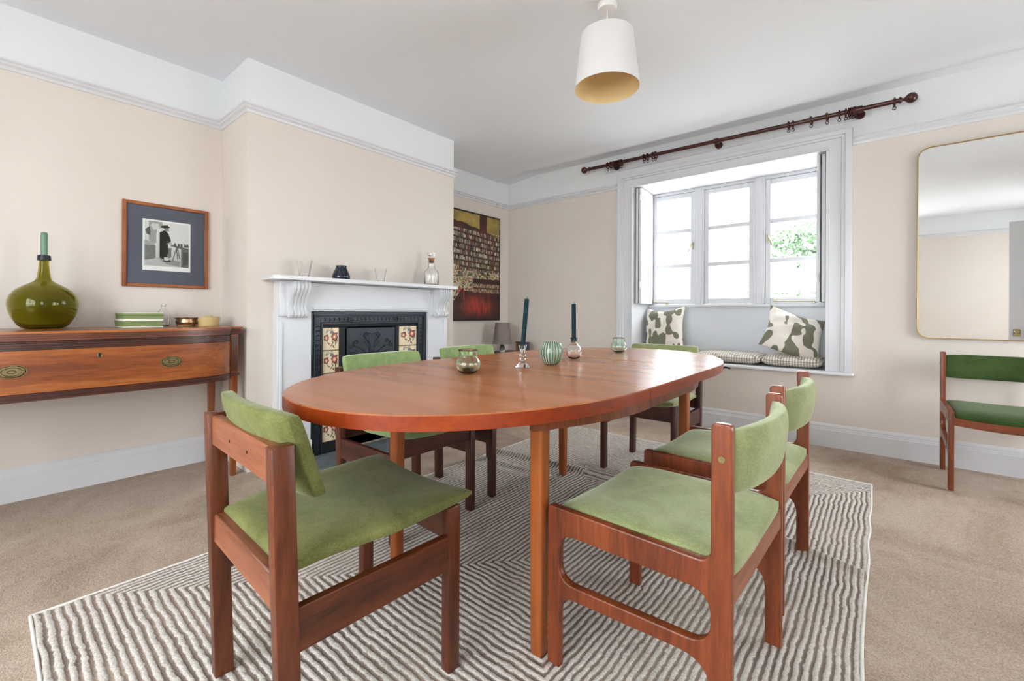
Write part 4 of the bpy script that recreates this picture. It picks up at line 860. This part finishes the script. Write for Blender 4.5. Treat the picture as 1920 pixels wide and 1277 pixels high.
# ------------------------------------------------------------------ chairs, kind one: square posts, floating seat
def chair_posts(label, loc, rz_, wood_='teak', vel='velvet_olive'):
    t = thing('dining_chair', label, 'chair', loc, rz_); W, D = 0.468, 0.455; hw, hd = W / 2, D / 2; lx, ly = 0.032, 0.044
    def post(x, yb, yt, z1):
        bm = bmesh.new(); bx(bm, x - lx / 2, x + lx / 2, yb - ly / 2, yb + ly / 2, 0, z1, 0.003, 2)
        for v_ in bm.verts: v_.co.y += (yt - yb) * v_.co.z / z1
        return obj('leg', bm, wood_ + '_Z', t)
    for s in (-1, 1):
        post(s * (hw - lx / 2), -hd + ly / 2, -hd + ly / 2 - 0.022, 0.695)
        bm = bmesh.new(); bx(bm, s * (hw - lx / 2) - lx / 2, s * (hw - lx / 2) + lx / 2, hd - 0.038, hd, 0, 0.440, 0.003, 2); obj('leg', bm, wood_ + '_Z', t)
        bm = bmesh.new(); xa = s * (hw - 0.013); bx(bm, xa - 0.011, xa + 0.011, -hd + ly - 0.016, hd - 0.030, 0.275, 0.366, 0.002); obj('side_rail', bm, wood_ + '_Y', t)
    bm = bmesh.new(); bx(bm, -hw + lx - 0.001, hw - lx + 0.001, -hd - 0.010, -hd + 0.014, 0.612, 0.688, 0.003); obj('back_rail', bm, 'teak_light_X', t)
    for x in (-0.06, 0.06): bm = bmesh.new(); tube(bm, [(x, -hd - 0.0105, 0.65), (x, -hd - 0.005, 0.65)], 0.004, 8); obj('screw_hole', bm, 'keyhole_black', t)
    bm = bmesh.new(); bx(bm, -hw + lx - 0.001, hw - lx + 0.001, -hd - 0.004, -hd + 0.020, 0.358, 0.432, 0.003); obj('seat_rail', bm, 'teak_light_X', t)
    bm = bmesh.new(); bx(bm, -hw + lx - 0.001, hw - lx + 0.001, hd - 0.030, hd - 0.008, 0.345, 0.432, 0.003); obj('seat_rail', bm, wood_ + '_X', t)
    # seat
    bm = bmesh.new()
    def fs(u, v_, q):
        x = u * (0.238 - 0.026 * (1 if v_ < 0 else 0) * min(1, -v_ * 1.3 if v_ < 0 else 0)) ; y = 0.030 + v_ * 0.240
        z = 0.440 + 0.004 * v_ - 0.012 * (1 - u * u) * (0.4 + 0.6 * v_) + 0.008 * (v_ > 0) * v_ * abs(u) ** 2 - 0.020 * (v_ < -0.6) * (-v_ - 0.6) + (0.024 * q if q > 0 else 0.020 * q)
        if q < 0 and v_ > 0.5: z += 0.0
        return (x * (1 - 0.02 * abs(v_) ** 8), y * 1.0 - 0.0, z + 0.006)
    cushion(bm, fs, 22, 22, 8, 0.2); obj('seat', bm, vel, t, 180)
    # back pad: leaning, hollowed
    bm = bmesh.new()
    def fb(u, v_, q):
        z = 0.658 + v_ * 0.092 * (1 - 0.05 * abs(u) ** 12); lean = -(z - 0.658) * 0.32; x = u * 0.220 * (1 - 0.03 * abs(v_) ** 10)
        y = -hd + 0.046 + lean - 0.022 * (1 - u * u) + 0.008 + 0.023 * q
        return (x, y, z)
    cushion(bm, fb, 24, 16, 5, 0.5); obj('backrest', bm, vel, t, 180)
    return t
A = chair_posts('green velvet dining chair in the near left foreground, seen from behind', (-1.113, 0.611, 0.002), -2.2)
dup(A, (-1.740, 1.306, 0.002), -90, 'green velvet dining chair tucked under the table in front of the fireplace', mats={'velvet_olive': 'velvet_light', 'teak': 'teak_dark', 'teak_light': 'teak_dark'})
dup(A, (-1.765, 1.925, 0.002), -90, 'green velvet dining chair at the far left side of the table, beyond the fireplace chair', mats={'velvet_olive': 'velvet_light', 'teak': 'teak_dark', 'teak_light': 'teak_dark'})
dup(A, (-1.100, 2.685, 0.002), 180, 'green velvet dining chair at the far end of the table before the window seat', mats={'velvet_olive': 'velvet_window_sheen', 'teak': 'teak_dark', 'teak_light': 'teak_dark'})

# chairs, kind two: side frames with rounded openings
def chair_frames(label, loc, rz_, wood_='teak_red', vel='velvet_window_sheen'):
    t = thing('dining_chair', label, 'chair', loc, rz_); W, D = 0.505, 0.470; hw, hd = W / 2, D / 2; th = 0.024
    fl_, rl_ = 0.038, 0.042
    # side outline in (y, z): y forward
    ol = [(hd - fl_, 0), (hd, 0), (hd, 0.432), (-hd + rl_, 0.432), (-hd + rl_, 0.728), (-hd, 0.728), (-hd, 0), (-hd + rl_, 0), (-hd + rl_, 0.222), (hd - fl_, 0.196)]
    rad = [0, 0, 0.014, 0.030, 0.012, 0.012, 0, 0, 0.07, 0.05]
    o1 = fillet(ol, rad, 6)
    hole = fillet([(hd - fl_, 0.364), (hd - fl_, 0.234), (-hd + rl_, 0.256), (-hd + rl_, 0.368)], 0.050, 6)
    me = plate([o1, hole[::-1]], th, 0.004)
    # plate lies in XY with y->local x ; turn: plate x -> chair y, plate y -> chair z
    for v_ in me.vertices: x, y, z = v_.co; v_.co = (z, x, y)
    for s in (-1, 1):
        m2 = me if s == 1 else me.copy(); o = link_mesh('side_frame', m2, wood_ + '_Z', t, 30); o.location = (s * (hw - th / 2), 0, 0)
        bm = bmesh.new()
        for z in (0.655,):
            tube(bm, [(s * (hw - 0.002), -hd + 0.020, z), (s * (hw + 0.0015), -hd + 0.020, z)], [0.008, 0.007], 16); tube(bm, [(s * (hw), -hd + 0.020, z), (s * (hw + 0.0025), -hd + 0.020, z)], 0.003, 8)
        obj('bolt_head', bm, 'brass_old', t)
    i_ = hw - th + 0.001
    bm = bmesh.new(); bx(bm, -i_, i_, -hd + 0.002, -hd + 0.022, 0.345, 0.402, 0.003); obj('seat_rail', bm, 'teak_light_X', t)
    bm = bmesh.new()
    n_ = 12
    for k in range(n_):
        u0, u1 = -1 + 2 * k / n_, -1 + 2 * (k + 1) / n_; f_ = lambda u: 0.398 - 0.014 * (1 - u * u)
        prism(bm, [(u0 * i_, f_(u0) - 0.042), (u1 * i_, f_(u1) - 0.042), (u1 * i_, f_(u1)), (u0 * i_, f_(u0))], 'Y', hd - 0.026, hd - 0.006)
    obj('seat_rail', bm, wood_ + '_X', t)
    bm = bmesh.new()
    def fs(u, v_, q):
        z = 0.418 - 0.010 * (1 - u * u) - 0.004 * v_ + (0.028 if q > 0 else 0.022) * q - 0.010 * max(0, v_) ** 6 - 0.010 * max(0, -v_) ** 6
        return (u * (i_ - 0.003), 0.0 + v_ * (hd - 0.003) * (1 - 0.015 * abs(u) ** 10), z)
    cushion(bm, fs, 22, 22, 6, 0.3); obj('seat', bm, vel, t, 180)
    bm = bmesh.new()
    def fb(u, v_, q):
        z = 0.640 + v_ * (0.066 + 0.006 * (1 - abs(u) ** 6)); y = -hd + 0.024 - 0.044 * (1 - abs(u) ** 2.2) - (z - 0.64) * 0.10 + 0.024 * q
        return (u * (i_ - 0.001), y, z)
    cushion(bm, fb, 24, 16, 3.0, 0.30); obj('backrest', bm, vel, t, 180)
    return t
def place(near, corner, a, W=0.505, D=0.470):
    ca, sa = math.cos(math.radians(a)), math.sin(math.radians(a)); lx, ly = corner[0] * W / 2, corner[1] * D / 2
    return (near[0] - (lx * ca - ly * sa), near[1] - (lx * sa + ly * ca), 0.002)
B = chair_frames('green velvet dining chair in the right foreground, nearest on the window side of the table', place((-0.702, 0.999), (-1, 1), 88), 88)
dup(B, place((-0.233, 1.627), (-1, -1), 88.3), 88.3, 'green velvet dining chair on the right of the table, behind the nearest one')
dup(B, place((0.285, 3.385), (1, 1), 180), 180, 'dark green velvet chair standing alone against the wall under the mirror', mats={'velvet_window_sheen': 'velvet_deep'})

# ------------------------------------------------------------------ sideboard (bow-fronted serving table)
sb = thing('sideboard', 'bow-fronted mahogany sideboard with one long drawer against the left wall', 'sideboard', (XL + 0.024, 0.352, ZF))
SW = 0.620   # half width
def bow(y, off=0.0):
    """front x (local) of the bowed front at local y"""
    a_ = abs(y) / (SW - 0.045)
    return 0.430 + off + 0.115 * max(0.0, 1 - a_ ** 5.5) ** 0.6 if a_ < 1 else 0.430 + off
def bow_band(name, z0, z1, off, mat, yl=SW - 0.045, depth=0.03, parent=None, back=None):
    bm = bmesh.new(); ys_ = [yl * math.sin(math.pi / 2 * s) for s in np.linspace(-1, 1, 49)]; yl2 = SW - 0.045
    A_, B_, C_, D_ = [], [], [], []
    for y in ys_:
        x = bow(y, off); xb = (x - depth) if back is None else back
        A_.append(bm.verts.new((x, y, z0))); B_.append(bm.verts.new((x, y, z1))); C_.append(bm.verts.new((xb, y, z1))); D_.append(bm.verts.new((xb, y, z0)))
    for k in range(len(ys_) - 1):
        bm.faces.new((A_[k], A_[k + 1], B_[k + 1], B_[k])); bm.faces.new((B_[k], B_[k + 1], C_[k + 1], C_[k])); bm.faces.new((C_[k], C_[k + 1], D_[k + 1], D_[k])); bm.faces.new((D_[k], D_[k + 1], A_[k + 1], A_[k]))
    bm.faces.new((A_[0], B_[0], C_[0], D_[0])); bm.faces.new((A_[-1], D_[-1], C_[-1], B_[-1]))
    return obj(name, bm, mat, parent or sb, 30)
Z0 = -ZF; ZS = 0.868
def topslab(z0, z1, off):
    bm = bmesh.new(); ys_ = [(SW - 0.045) * math.sin(math.pi / 2 * s) for s in np.linspace(-1, 1, 49)]
    poly = [(0.0, -SW - 0.012 - off), (0.452 + off, -SW - 0.012 - off)] + [(bow(y, 0.014 + off), y) for y in ys_] + [(0.452 + off, SW + 0.012 + off), (0.0, SW + 0.012 + off)]
    prism(bm, poly, 'Z', z0 + Z0, z1 + Z0); return bm
bm = topslab(ZS - 0.010, ZS, 0.002); tp = obj('top', bm, 'mahogany_Y', sb, 30)
for k, (a_, b_, o_) in enumerate(((0.010, 0.014, -0.005), (0.014, 0.020, 0.001), (0.020, 0.023, -0.006), (0.023, 0.029, 0.000), (0.029, 0.032, -0.006), (0.032, 0.041, -0.001))):
    obj('reeded_edge', topslab(ZS - b_, ZS - a_, o_), 'mahogany_mid_Y', tp, 30)
for k, (a_, b_, o_) in enumerate(((0.824, 0.818, -0.002), (0.817, 0.809, 0.006), (0.809, 0.806, -0.001), (0.806, 0.798, 0.005), (0.798, 0.795, -0.001), (0.795, 0.789, 0.004))):
    bow_band('frieze', b_ + Z0, a_ + Z0, o_, 'mahogany_dark_Y')
dr = bow_band('drawer', 0.603 + Z0, 0.787 + Z0, 0.0, 'mahogany_Y', depth=0.02)
for (a_, b_, o_) in ((0.569, 0.577, 0.006), (0.577, 0.585, 0.001), (0.585, 0.593, 0.005), (0.593, 0.601, 0.0)):
    bow_band('base_moulding', a_ + Z0, b_ + Z0, o_, 'mahogany_dark_Y')
for s in (-1, 1):
    yc = s * (SW - 0.024)
    for xf, nm in ((0.415, 'leg'), (0.022, 'leg')):
        bm = bmesh.new(); bx(bm, xf - 0.021, xf + 0.021, yc - 0.021, yc + 0.021, 0, ZS - 0.043 + Z0, 0.002)
        for v_ in bm.verts:
            if v_.co.z < 0.3: v_.co.x = xf + (v_.co.x - xf) * 0.62 + (0.006 if xf < 0.1 else 0); v_.co.y = yc + (v_.co.y - yc) * 0.62
        lg = obj(nm, bm, 'mahogany_Z', sb)
        if xf > 0.1:
            bm = bmesh.new(); bx(bm, xf - 0.024, xf + 0.026, yc - 0.025, yc + 0.025, 0.583 + Z0, 0.600 + Z0, 0.003); bx(bm, xf + 0.020, xf + 0.0235, yc - 0.015, yc + 0.015, 0.612 + Z0, 0.815 + Z0, 0.001)
            obj('leg_collar', bm, 'mahogany_dark_Z', lg)
            bm = bmesh.new()
            for yy in (-0.0155, 0.0155): bx(bm, xf + 0.0225, xf + 0.0242, yc + yy - 0.0006, yc + yy + 0.0006, 0.612 + Z0, 0.815 + Z0)
            for zz in (0.612, 0.815): bx(bm, xf + 0.0225, xf + 0.0242, yc - 0.0155, yc + 0.0155, zz + Z0 - 0.0006, zz + Z0 + 0.0006)
            obj('stringing', bm, 'frame_wood_Z', lg)
    box('side_panel', 0.04, 0.40, yc - 0.008, yc + 0.008, 0.60 + Z0, ZS - 0.043 + Z0, 'mahogany_X', sb)
box('back_panel', 0.004, 0.014, -SW + 0.05, SW - 0.05, 0.60 + Z0, ZS - 0.043 + Z0, 'mahogany_Y', sb)
box('bottom_board', 0.01, 0.41, -SW + 0.05, SW - 0.05, 0.590 + Z0, 0.598 + Z0, 'mahogany_dark_Y', sb)
for y in (-0.272, 0.272):
    bm = bmesh.new(); xf = bow(y); seg_ = 32
    for (a_, b_, x0, x1) in ((0.045, 0.028, 0, 0.0025), (0.038, 0.023, 0.002, 0.005), (0.016, 0.008, 0.004, 0.0065), (0.009, 0.0045, 0.006, 0.009)):
        prism(bm, [(y + a_ * math.cos(2 * math.pi * k / seg_), 0.700 + Z0 + b_ * math.sin(2 * math.pi * k / seg_)) for k in range(seg_)], 'X', xf + x0, xf + x1)
    hp = obj('handle_plate', bm, 'brass_old', dr, 40); bm = bmesh.new()
    for (a_, b_) in ((0.030, 0.0172), (0.0405, 0.0248), (0.0128, 0.0064)):
        tube(bm, [(xf + (0.0052 if a_ > 0.02 and a_ < 0.03 else 0.0028 if a_ > 0.03 else 0.0066), y + a_ * math.cos(t), 0.700 + Z0 + b_ * math.sin(t)) for t in np.linspace(0, 2 * math.pi, 33)[:-1]], 0.0012, 6, True)
    obj('engraved_ring', bm, 'metal_dark', hp, 60)
    bm = bmesh.new(); tube(bm, [(xf + 0.010 + 0.002 * math.sin(t) ** 2, y + 0.033 * math.cos(t), 0.702 + Z0 - 0.022 * math.sin(t)) for t in np.linspace(0, math.pi, 15)], 0.0026, 8)
    for s in (-1, 1): lathe_b = bx(bm, xf + 0.002, xf + 0.013, y + s * 0.033 - 0.004, y + s * 0.033 + 0.004, 0.698 + Z0, 0.706 + Z0, 0.002)
    obj('bail', bm, 'brass_old', hp, 60)
bm = bmesh.new(); tube(bm, [(bow(0) + 0.001, 0.007 * math.cos(t) * (1 if abs(math.sin(t)) < .9 else 1), 0.752 + Z0 + 0.011 * math.sin(t)) for t in np.linspace(0, 2 * math.pi, 17)[:-1]], 0.0018, 6, True); kh = obj('escutcheon', bm, 'brass_old', dr, 60)
bm = bmesh.new(); bx(bm, bow(0), bow(0) + 0.001, -0.0045, 0.0045, 0.743 + Z0, 0.761 + Z0); obj('keyhole', bm, 'keyhole_black', kh)

# things on the sideboard
SZ = ZS + 0.001
dj = thing('demijohn', 'large round-bellied green glass demijohn on the sideboard', 'bottle', (-3.185, 0.196, SZ)); bm = bmesh.new()
prof = [(0, 0.006), (0.060, 0.0), (0.074, 0.003), (0.092, 0.020), (0.111, 0.055), (0.122, 0.090), (0.1255, 0.118), (0.124, 0.140), (0.117, 0.163), (0.103, 0.185), (0.083, 0.203), (0.060, 0.218), (0.041, 0.229), (0.029, 0.240), (0.0245, 0.256), (0.0205, 0.290), (0.018, 0.330), (0.0175, 0.348)]
inner = [(r_ - 0.005 if r_ > 0.01 else 0, z + (0.006 if z < 0.05 else 0)) for r_, z in prof[1:]][::-1]
lathe(bm, prof + inner + [(0, 0.014)], 48); obj('body', bm, 'glass_olive', dj, 180)
bm = bmesh.new(); lathe(bm, [(0.0182, 0.336), (0.0255, 0.338), (0.023, 0.362), (0.0165, 0.364), (0.0172, 0.34)], 28); obj('collar', bm, 'wax_navy', dj, 60)
cd = thing('taper_candle', 'sage green candle stub standing in the neck of the demijohn', 'candle', (-3.185, 0.196, SZ + 0.343)); bm = bmesh.new()
lathe(bm, [(0, 0), (0.0105, 0), (0.0125, 0.022), (0.0125, 0.127), (0.011, 0.133), (0, 0.130)], 14); obj('wax', bm, 'candle_sage', cd, 40)
bm = bmesh.new(); tube(bm, [(0, 0, 0.127), (0.001, 0, 0.136)], 0.001, 5); obj('wick', bm, 'keyhole_black', cd)
def gift_box(label, z, dx, dy, rz_):
    t = thing('storage_box', label, 'box', (-3.215, 0.566, z), rz_)
    bm = bmesh.new(); bx(bm, -0.115, 0.115, -0.084, 0.084, 0.004, 0.024, 0.001); obj('box_base', bm, 'box_green', t)
    bm = bmesh.new(); bx(bm, -0.117, 0.117, -0.086, 0.086, 0.0, 0.005, 0.0008); bx(bm, -0.1168, 0.1168, -0.0858, 0.0858, 0.0355, 0.040, 0.0008); obj('white_trim', bm, 'box_white', t)
    bm = bmesh.new(); bx(bm, -0.1165, 0.1165, -0.0855, 0.0855, 0.025, 0.036, 0.001); obj('lid', bm, 'box_green', t); return t
gift_box('flat green box with white edges on the sideboard, lower of two stacked', SZ, 0, 0, 0); g2 = gift_box('flat green box with white edges, upper of the two stacked on the sideboard', SZ + 0.0405, 0, 0, 0); g2.location.x += -0.004; g2.location.y += 0.003
sb_b = thing('glass_bottle', 'small clear glass bottle behind the green boxes on the sideboard', 'bottle', (-3.27, 0.690, SZ)); bm = bmesh.new()
lathe(bm, [(0, 0), (0.025, 0), (0.029, 0.006), (0.030, 0.060), (0.026, 0.083), (0.015, 0.098), (0.011, 0.106), (0.011, 0.124), (0.017, 0.128), (0.017, 0.132), (0.009, 0.131), (0.009, 0.107), (0.013, 0.095), (0.023, 0.081), (0.027, 0.06), (0.026, 0.008), (0, 0.007)], 28); obj('body', bm, 'glass_clear', sb_b, 60)
bd = thing('metal_dish', 'small round wine coaster of bronze and silver metal on the sideboard', 'dish', (-3.20, 0.790, SZ)); bm = bmesh.new()
lathe(bm, [(0, 0), (0.050, 0), (0.054, 0.004), (0.050, 0.010), (0.055, 0.018), (0.057, 0.028), (0.052, 0.038), (0.054, 0.046), (0.068, 0.051), (0.066, 0.053), (0.050, 0.049), (0.048, 0.012), (0, 0.008)], 48, rib=24, amp=0.0008); obj('body', bm, 'copper_silver', bd, 50)
rb = thing('round_box', 'round beige lidded box at the right end of the sideboard', 'box', (-3.115, 0.878, SZ)); bm = bmesh.new()
lathe(bm, [(0, 0), (0.052, 0), (0.053, 0.002), (0.053, 0.034), (0, 0.034)], 40); obj('box_base', bm, 'box_beige', rb, 40)
bm = bmesh.new(); lathe(bm, [(0, 0.034), (0.0545, 0.034), (0.0545, 0.054), (0.0525, 0.056), (0, 0.056)], 40); obj('lid', bm, 'box_beige', rb, 40)
bm = bmesh.new(); lathe(bm, [(0, 0.056), (0.020, 0.056), (0.016, 0.063), (0, 0.065)], 20); obj('knob', bm, 'box_beige', rb, 40)

# ------------------------------------------------------------------ things on the dining table
TZ = 0.736
def votive(label, x, y, s, mat):
    t = thing('tealight_holder', label, 'candle holder', (x, y, TZ)); bm = bmesh.new(); k = s
    pr_ = [(0, 0), (0.020, 0), (0.031, 0.004), (0.0425, 0.016), (0.0465, 0.031), (0.044, 0.045), (0.0385, 0.054), (0.0345, 0.0575), (0.034, 0.062), (0.0355, 0.082), (0.037, 0.086), (0.0355, 0.0875), (0.0335, 0.083), (0.032, 0.063), (0.0325, 0.0575), (0.0365, 0.053), (0.042, 0.044), (0.0445, 0.031), (0.0405, 0.017), (0.029, 0.006), (0, 0.0045)]
    lathe(bm, [(a_ * k, b_ * k) for a_, b_ in pr_], 40); obj('body', bm, mat, t, 180); return t
votive('round green glass tealight holder on the near part of the table', -1.165, 1.145, 1.0, 'glass_green')
votive('round green glass tealight holder at the far end of the table', -1.150, 2.335, 0.96, 'glass_mint')
tl = thing('tealight', 'white tealight inside the nearer round green glass holder', 'candle', (-1.165, 1.145, TZ + 0.008)); bm = bmesh.new(); lathe(bm, [(0, 0), (0.019, 0), (0.019, 0.013), (0, 0.0135)], 20); obj('wax', bm, 'wax_white', tl, 40)
bm = bmesh.new(); tube(bm, [(0, 0, 0.013), (0, 0, 0.02)], 0.0008, 5); obj('wick', bm, 'keyhole_black', tl)
bw_ = thing('ribbed_bowl', 'round ribbed green glass bowl in the middle of the table', 'bowl', (-1.099, 1.585, TZ)); bm = bmesh.new()
lathe(bm, [(0, 0.001), (0.020, 0), (0.028, 0.003), (0.042, 0.018), (0.050, 0.040), (0.0515, 0.056), (0.048, 0.076), (0.041, 0.091), (0.037, 0.096), (0.0345, 0.0955), (0.038, 0.089), (0.045, 0.075), (0.0485, 0.056), (0.047, 0.041), (0.039, 0.020), (0.026, 0.008), (0, 0.007)], 96, rib=24, amp=0.0009); obj('body', bm, 'ribbed_glass', bw_, 180)
ck = thing('candlestick', 'clear cut-glass candlestick holding the leaning dark candle', 'candlestick', (-1.123, 1.415, TZ)); bm = bmesh.new()
lathe(bm, [(0, 0.001), (0.030, 0), (0.032, 0.003), (0.026, 0.010), (0.014, 0.019), (0.009, 0.026), (0.013, 0.034), (0.0095, 0.042), (0.0135, 0.050), (0.010, 0.058), (0.012, 0.070), (0.0165, 0.090), (0.0165, 0.093), (0.0120, 0.092), (0.0115, 0.074), (0, 0.072)], 12); obj('body', bm, 'glass_clear', ck, 20)
def taper(label, x, y, z, h, r_, tx, ty):
    t = thing('taper_candle', label, 'candle', (x, y, z)); bm = bmesh.new()
    lathe(bm, [(0, 0), (r_ * 1.0, 0), (r_, h - 0.004), (r_ * 0.8, h), (0, h - 0.001)], 16); a_ = obj('wax', bm, 'candle_teal', t, 40)
    bm = bmesh.new(); tube(bm, [(0, 0, h - 0.002), (0.001, 0.0005, h + 0.008)], 0.001, 5); b_ = obj('wick', bm, 'keyhole_black', t)
    t.rotation_euler = (tx, ty, 0); return t
taper('dark teal taper candle leaning to the right in the cut-glass candlestick', -1.123, 1.415, TZ + 0.076, 0.205, 0.0098, -0.02, 0.085)
vs = thing('bud_vase', 'small round clear glass bottle vase holding the upright dark candle', 'vase', (-1.143, 1.840, TZ)); bm = bmesh.new()
lathe(bm, [(0, 0.001), (0.014, 0), (0.024, 0.004), (0.034, 0.020), (0.037, 0.038), (0.032, 0.058), (0.021, 0.070), (0.0145, 0.077), (0.0145, 0.098), (0.019, 0.104), (0.0175, 0.105), (0.0125, 0.098), (0.0125, 0.077), (0.019, 0.068), (0.030, 0.056), (0.0345, 0.038), (0.032, 0.021), (0.022, 0.007), (0, 0.006)], 36); obj('body', bm, 'glass_clear', vs, 180)
t2 = taper('dark teal taper candle standing upright in the round glass vase', -1.143, 1.840, TZ + 0.080, 0.188, 0.0108, 0.0, -0.012)
bm = bmesh.new(); lathe(bm, [(0.0111, 0.0), (0.0122, 0.0), (0.0135, 0.012), (0.0132, 0.022), (0.0111, 0.024), (0.0111, 0.0)], 20); obj('wax_collar', bm, 'wax_navy', t2, 50)

# ------------------------------------------------------------------ alcove corner: small table, lamp, box
st_ = thing('side_table', 'small dark side table in the alcove under the painting', 'side table', (-3.10, 3.60, ZF))
box('table_top', -0.22, 0.20, -0.28, 0.30, 0.515, 0.535, 'black_paint', st_, 0.004)
for x in (-0.19, 0.17):
    for y in (-0.25, 0.27): box('leg', x - 0.015, x + 0.015, y - 0.015, y + 0.015, 0, 0.515, 'black_paint', st_)
lp = thing('table_lamp', 'table lamp with tapered grey shade and green glass base in the alcove', 'lamp', (-3.14, 3.600, 0.5305))
bm = bmesh.new(); lathe(bm, [(0, 0), (0.030, 0), (0.033, 0.008), (0.030, 0.04), (0.022, 0.07), (0.014, 0.085), (0, 0.086)], 24); obj('base', bm, 'glass_green', lp, 60)
bm = bmesh.new(); lathe(bm, [(0, 0.086), (0.014, 0.086), (0.014, 0.12), (0, 0.12)], 16); obj('lamp_holder', bm, 'black_paint', lp, 40)
bm = bmesh.new(); lathe(bm, [(0.104, 0.092), (0.076, 0.318), (0.074, 0.318), (0.102, 0.092), (0.104, 0.092)], 40)
for k in range(3): a_ = k * 2.094; tube(bm, [(0.012 * math.cos(a_), 0.012 * math.sin(a_), 0.118), (0.0995 * math.cos(a_), 0.0995 * math.sin(a_), 0.118)], 0.0015, 5)
obj('lamp_shade', bm, 'grey_shade', lp, 60)
bb = thing('wooden_box', 'small brown and navy box beside the alcove lamp', 'box', (-3.0, 3.775, 0.5305), -30)
bm = bmesh.new(); bx(bm, -0.07, 0.015, -0.05, 0.05, 0.0, 0.100, 0.002); obj('body', bm, 'brown_box', bb)
bm = bmesh.new(); bx(bm, -0.075, 0.088, -0.055, 0.055, 0.100, 0.110, 0.001); bx(bm, 0.0155, 0.083, -0.05, 0.05, 0.0, 0.100, 0.002); obj('cover', bm, 'navy_box', bb)

# ------------------------------------------------------------------ outside
bm = bmesh.new(); bx(bm, -30, 30, 4.9, 60, -0.6, -0.5); bx(bm, -30, 30, -40, -1.95, -0.6, -0.5); bx(bm, 2.4, 30, -1.95, 4.9, -0.6, -0.5)  # unseen ground, added to throw light in through the windows
bounce_obj = obj('bounce_ground', bm, 'bounce_pale', smooth=0); tag(bounce_obj, 'unseen pale ground added outside to bounce light indoors', 'ground')
bush = thing('garden_tree', 'leafy green tree in the garden seen through the right-hand casement', 'tree', (-0.98, 9.2, -0.494))
bm = bmesh.new(); tube(bm, [(0, 0, 0), (0.03, 0, 1.2), (0.0, 0.05, 2.2)], [0.05, 0.03, 0.012], 10)
for k in range(6):
    a_ = k * 2.4; tube(bm, [(0.01, 0, 0.8 + 0.14 * k), (0.35 * math.cos(a_), 0.35 * math.sin(a_), 1.1 + 0.15 * k), (0.6 * math.cos(a_), 0.6 * math.sin(a_), 1.35 + 0.16 * k)], [0.014, 0.009, 0.004], 6)
obj('trunk', bm, 'bark', bush, 60)
nl = 12000; th_ = rng.random(nl) * 2 * np.pi; zz = rng.random(nl); rad_ = (1.0 - 0.25 * np.abs(zz - 0.45) * 2) * np.sqrt(rng.random(nl)) * (1 + 0.18 * np.sin(5 * th_ + 9 * zz))
cc = np.stack([rad_ * 0.92 * np.cos(th_), rad_ * 0.8 * np.sin(th_), 1.0 + zz * 2.05 - 0.35 * rad_ ** 2 * zz], 1)
dirs = rng.standard_normal((nl, 3)); dirs /= np.linalg.norm(dirs, axis=1)[:, None]; up = rng.standard_normal((nl, 3)); sd = np.cross(dirs, up); sd /= np.linalg.norm(sd, axis=1)[:, None]
sz = (0.03 + 0.03 * rng.random(nl))[:, None]
V4 = np.stack([cc - dirs * sz, cc + sd * sz * 0.45, cc + dirs * sz, cc - sd * sz * 0.45], 1).reshape(-1, 3); F4 = np.arange(nl * 4).reshape(-1, 4)
me = bpy.data.meshes.new('foliage'); me.from_pydata(V4.tolist(), [], F4.tolist()); fo = link_mesh('foliage', me, 'leaf_green', bush); fo['kind'] = 'stuff'
bpy.context.view_layer.update()
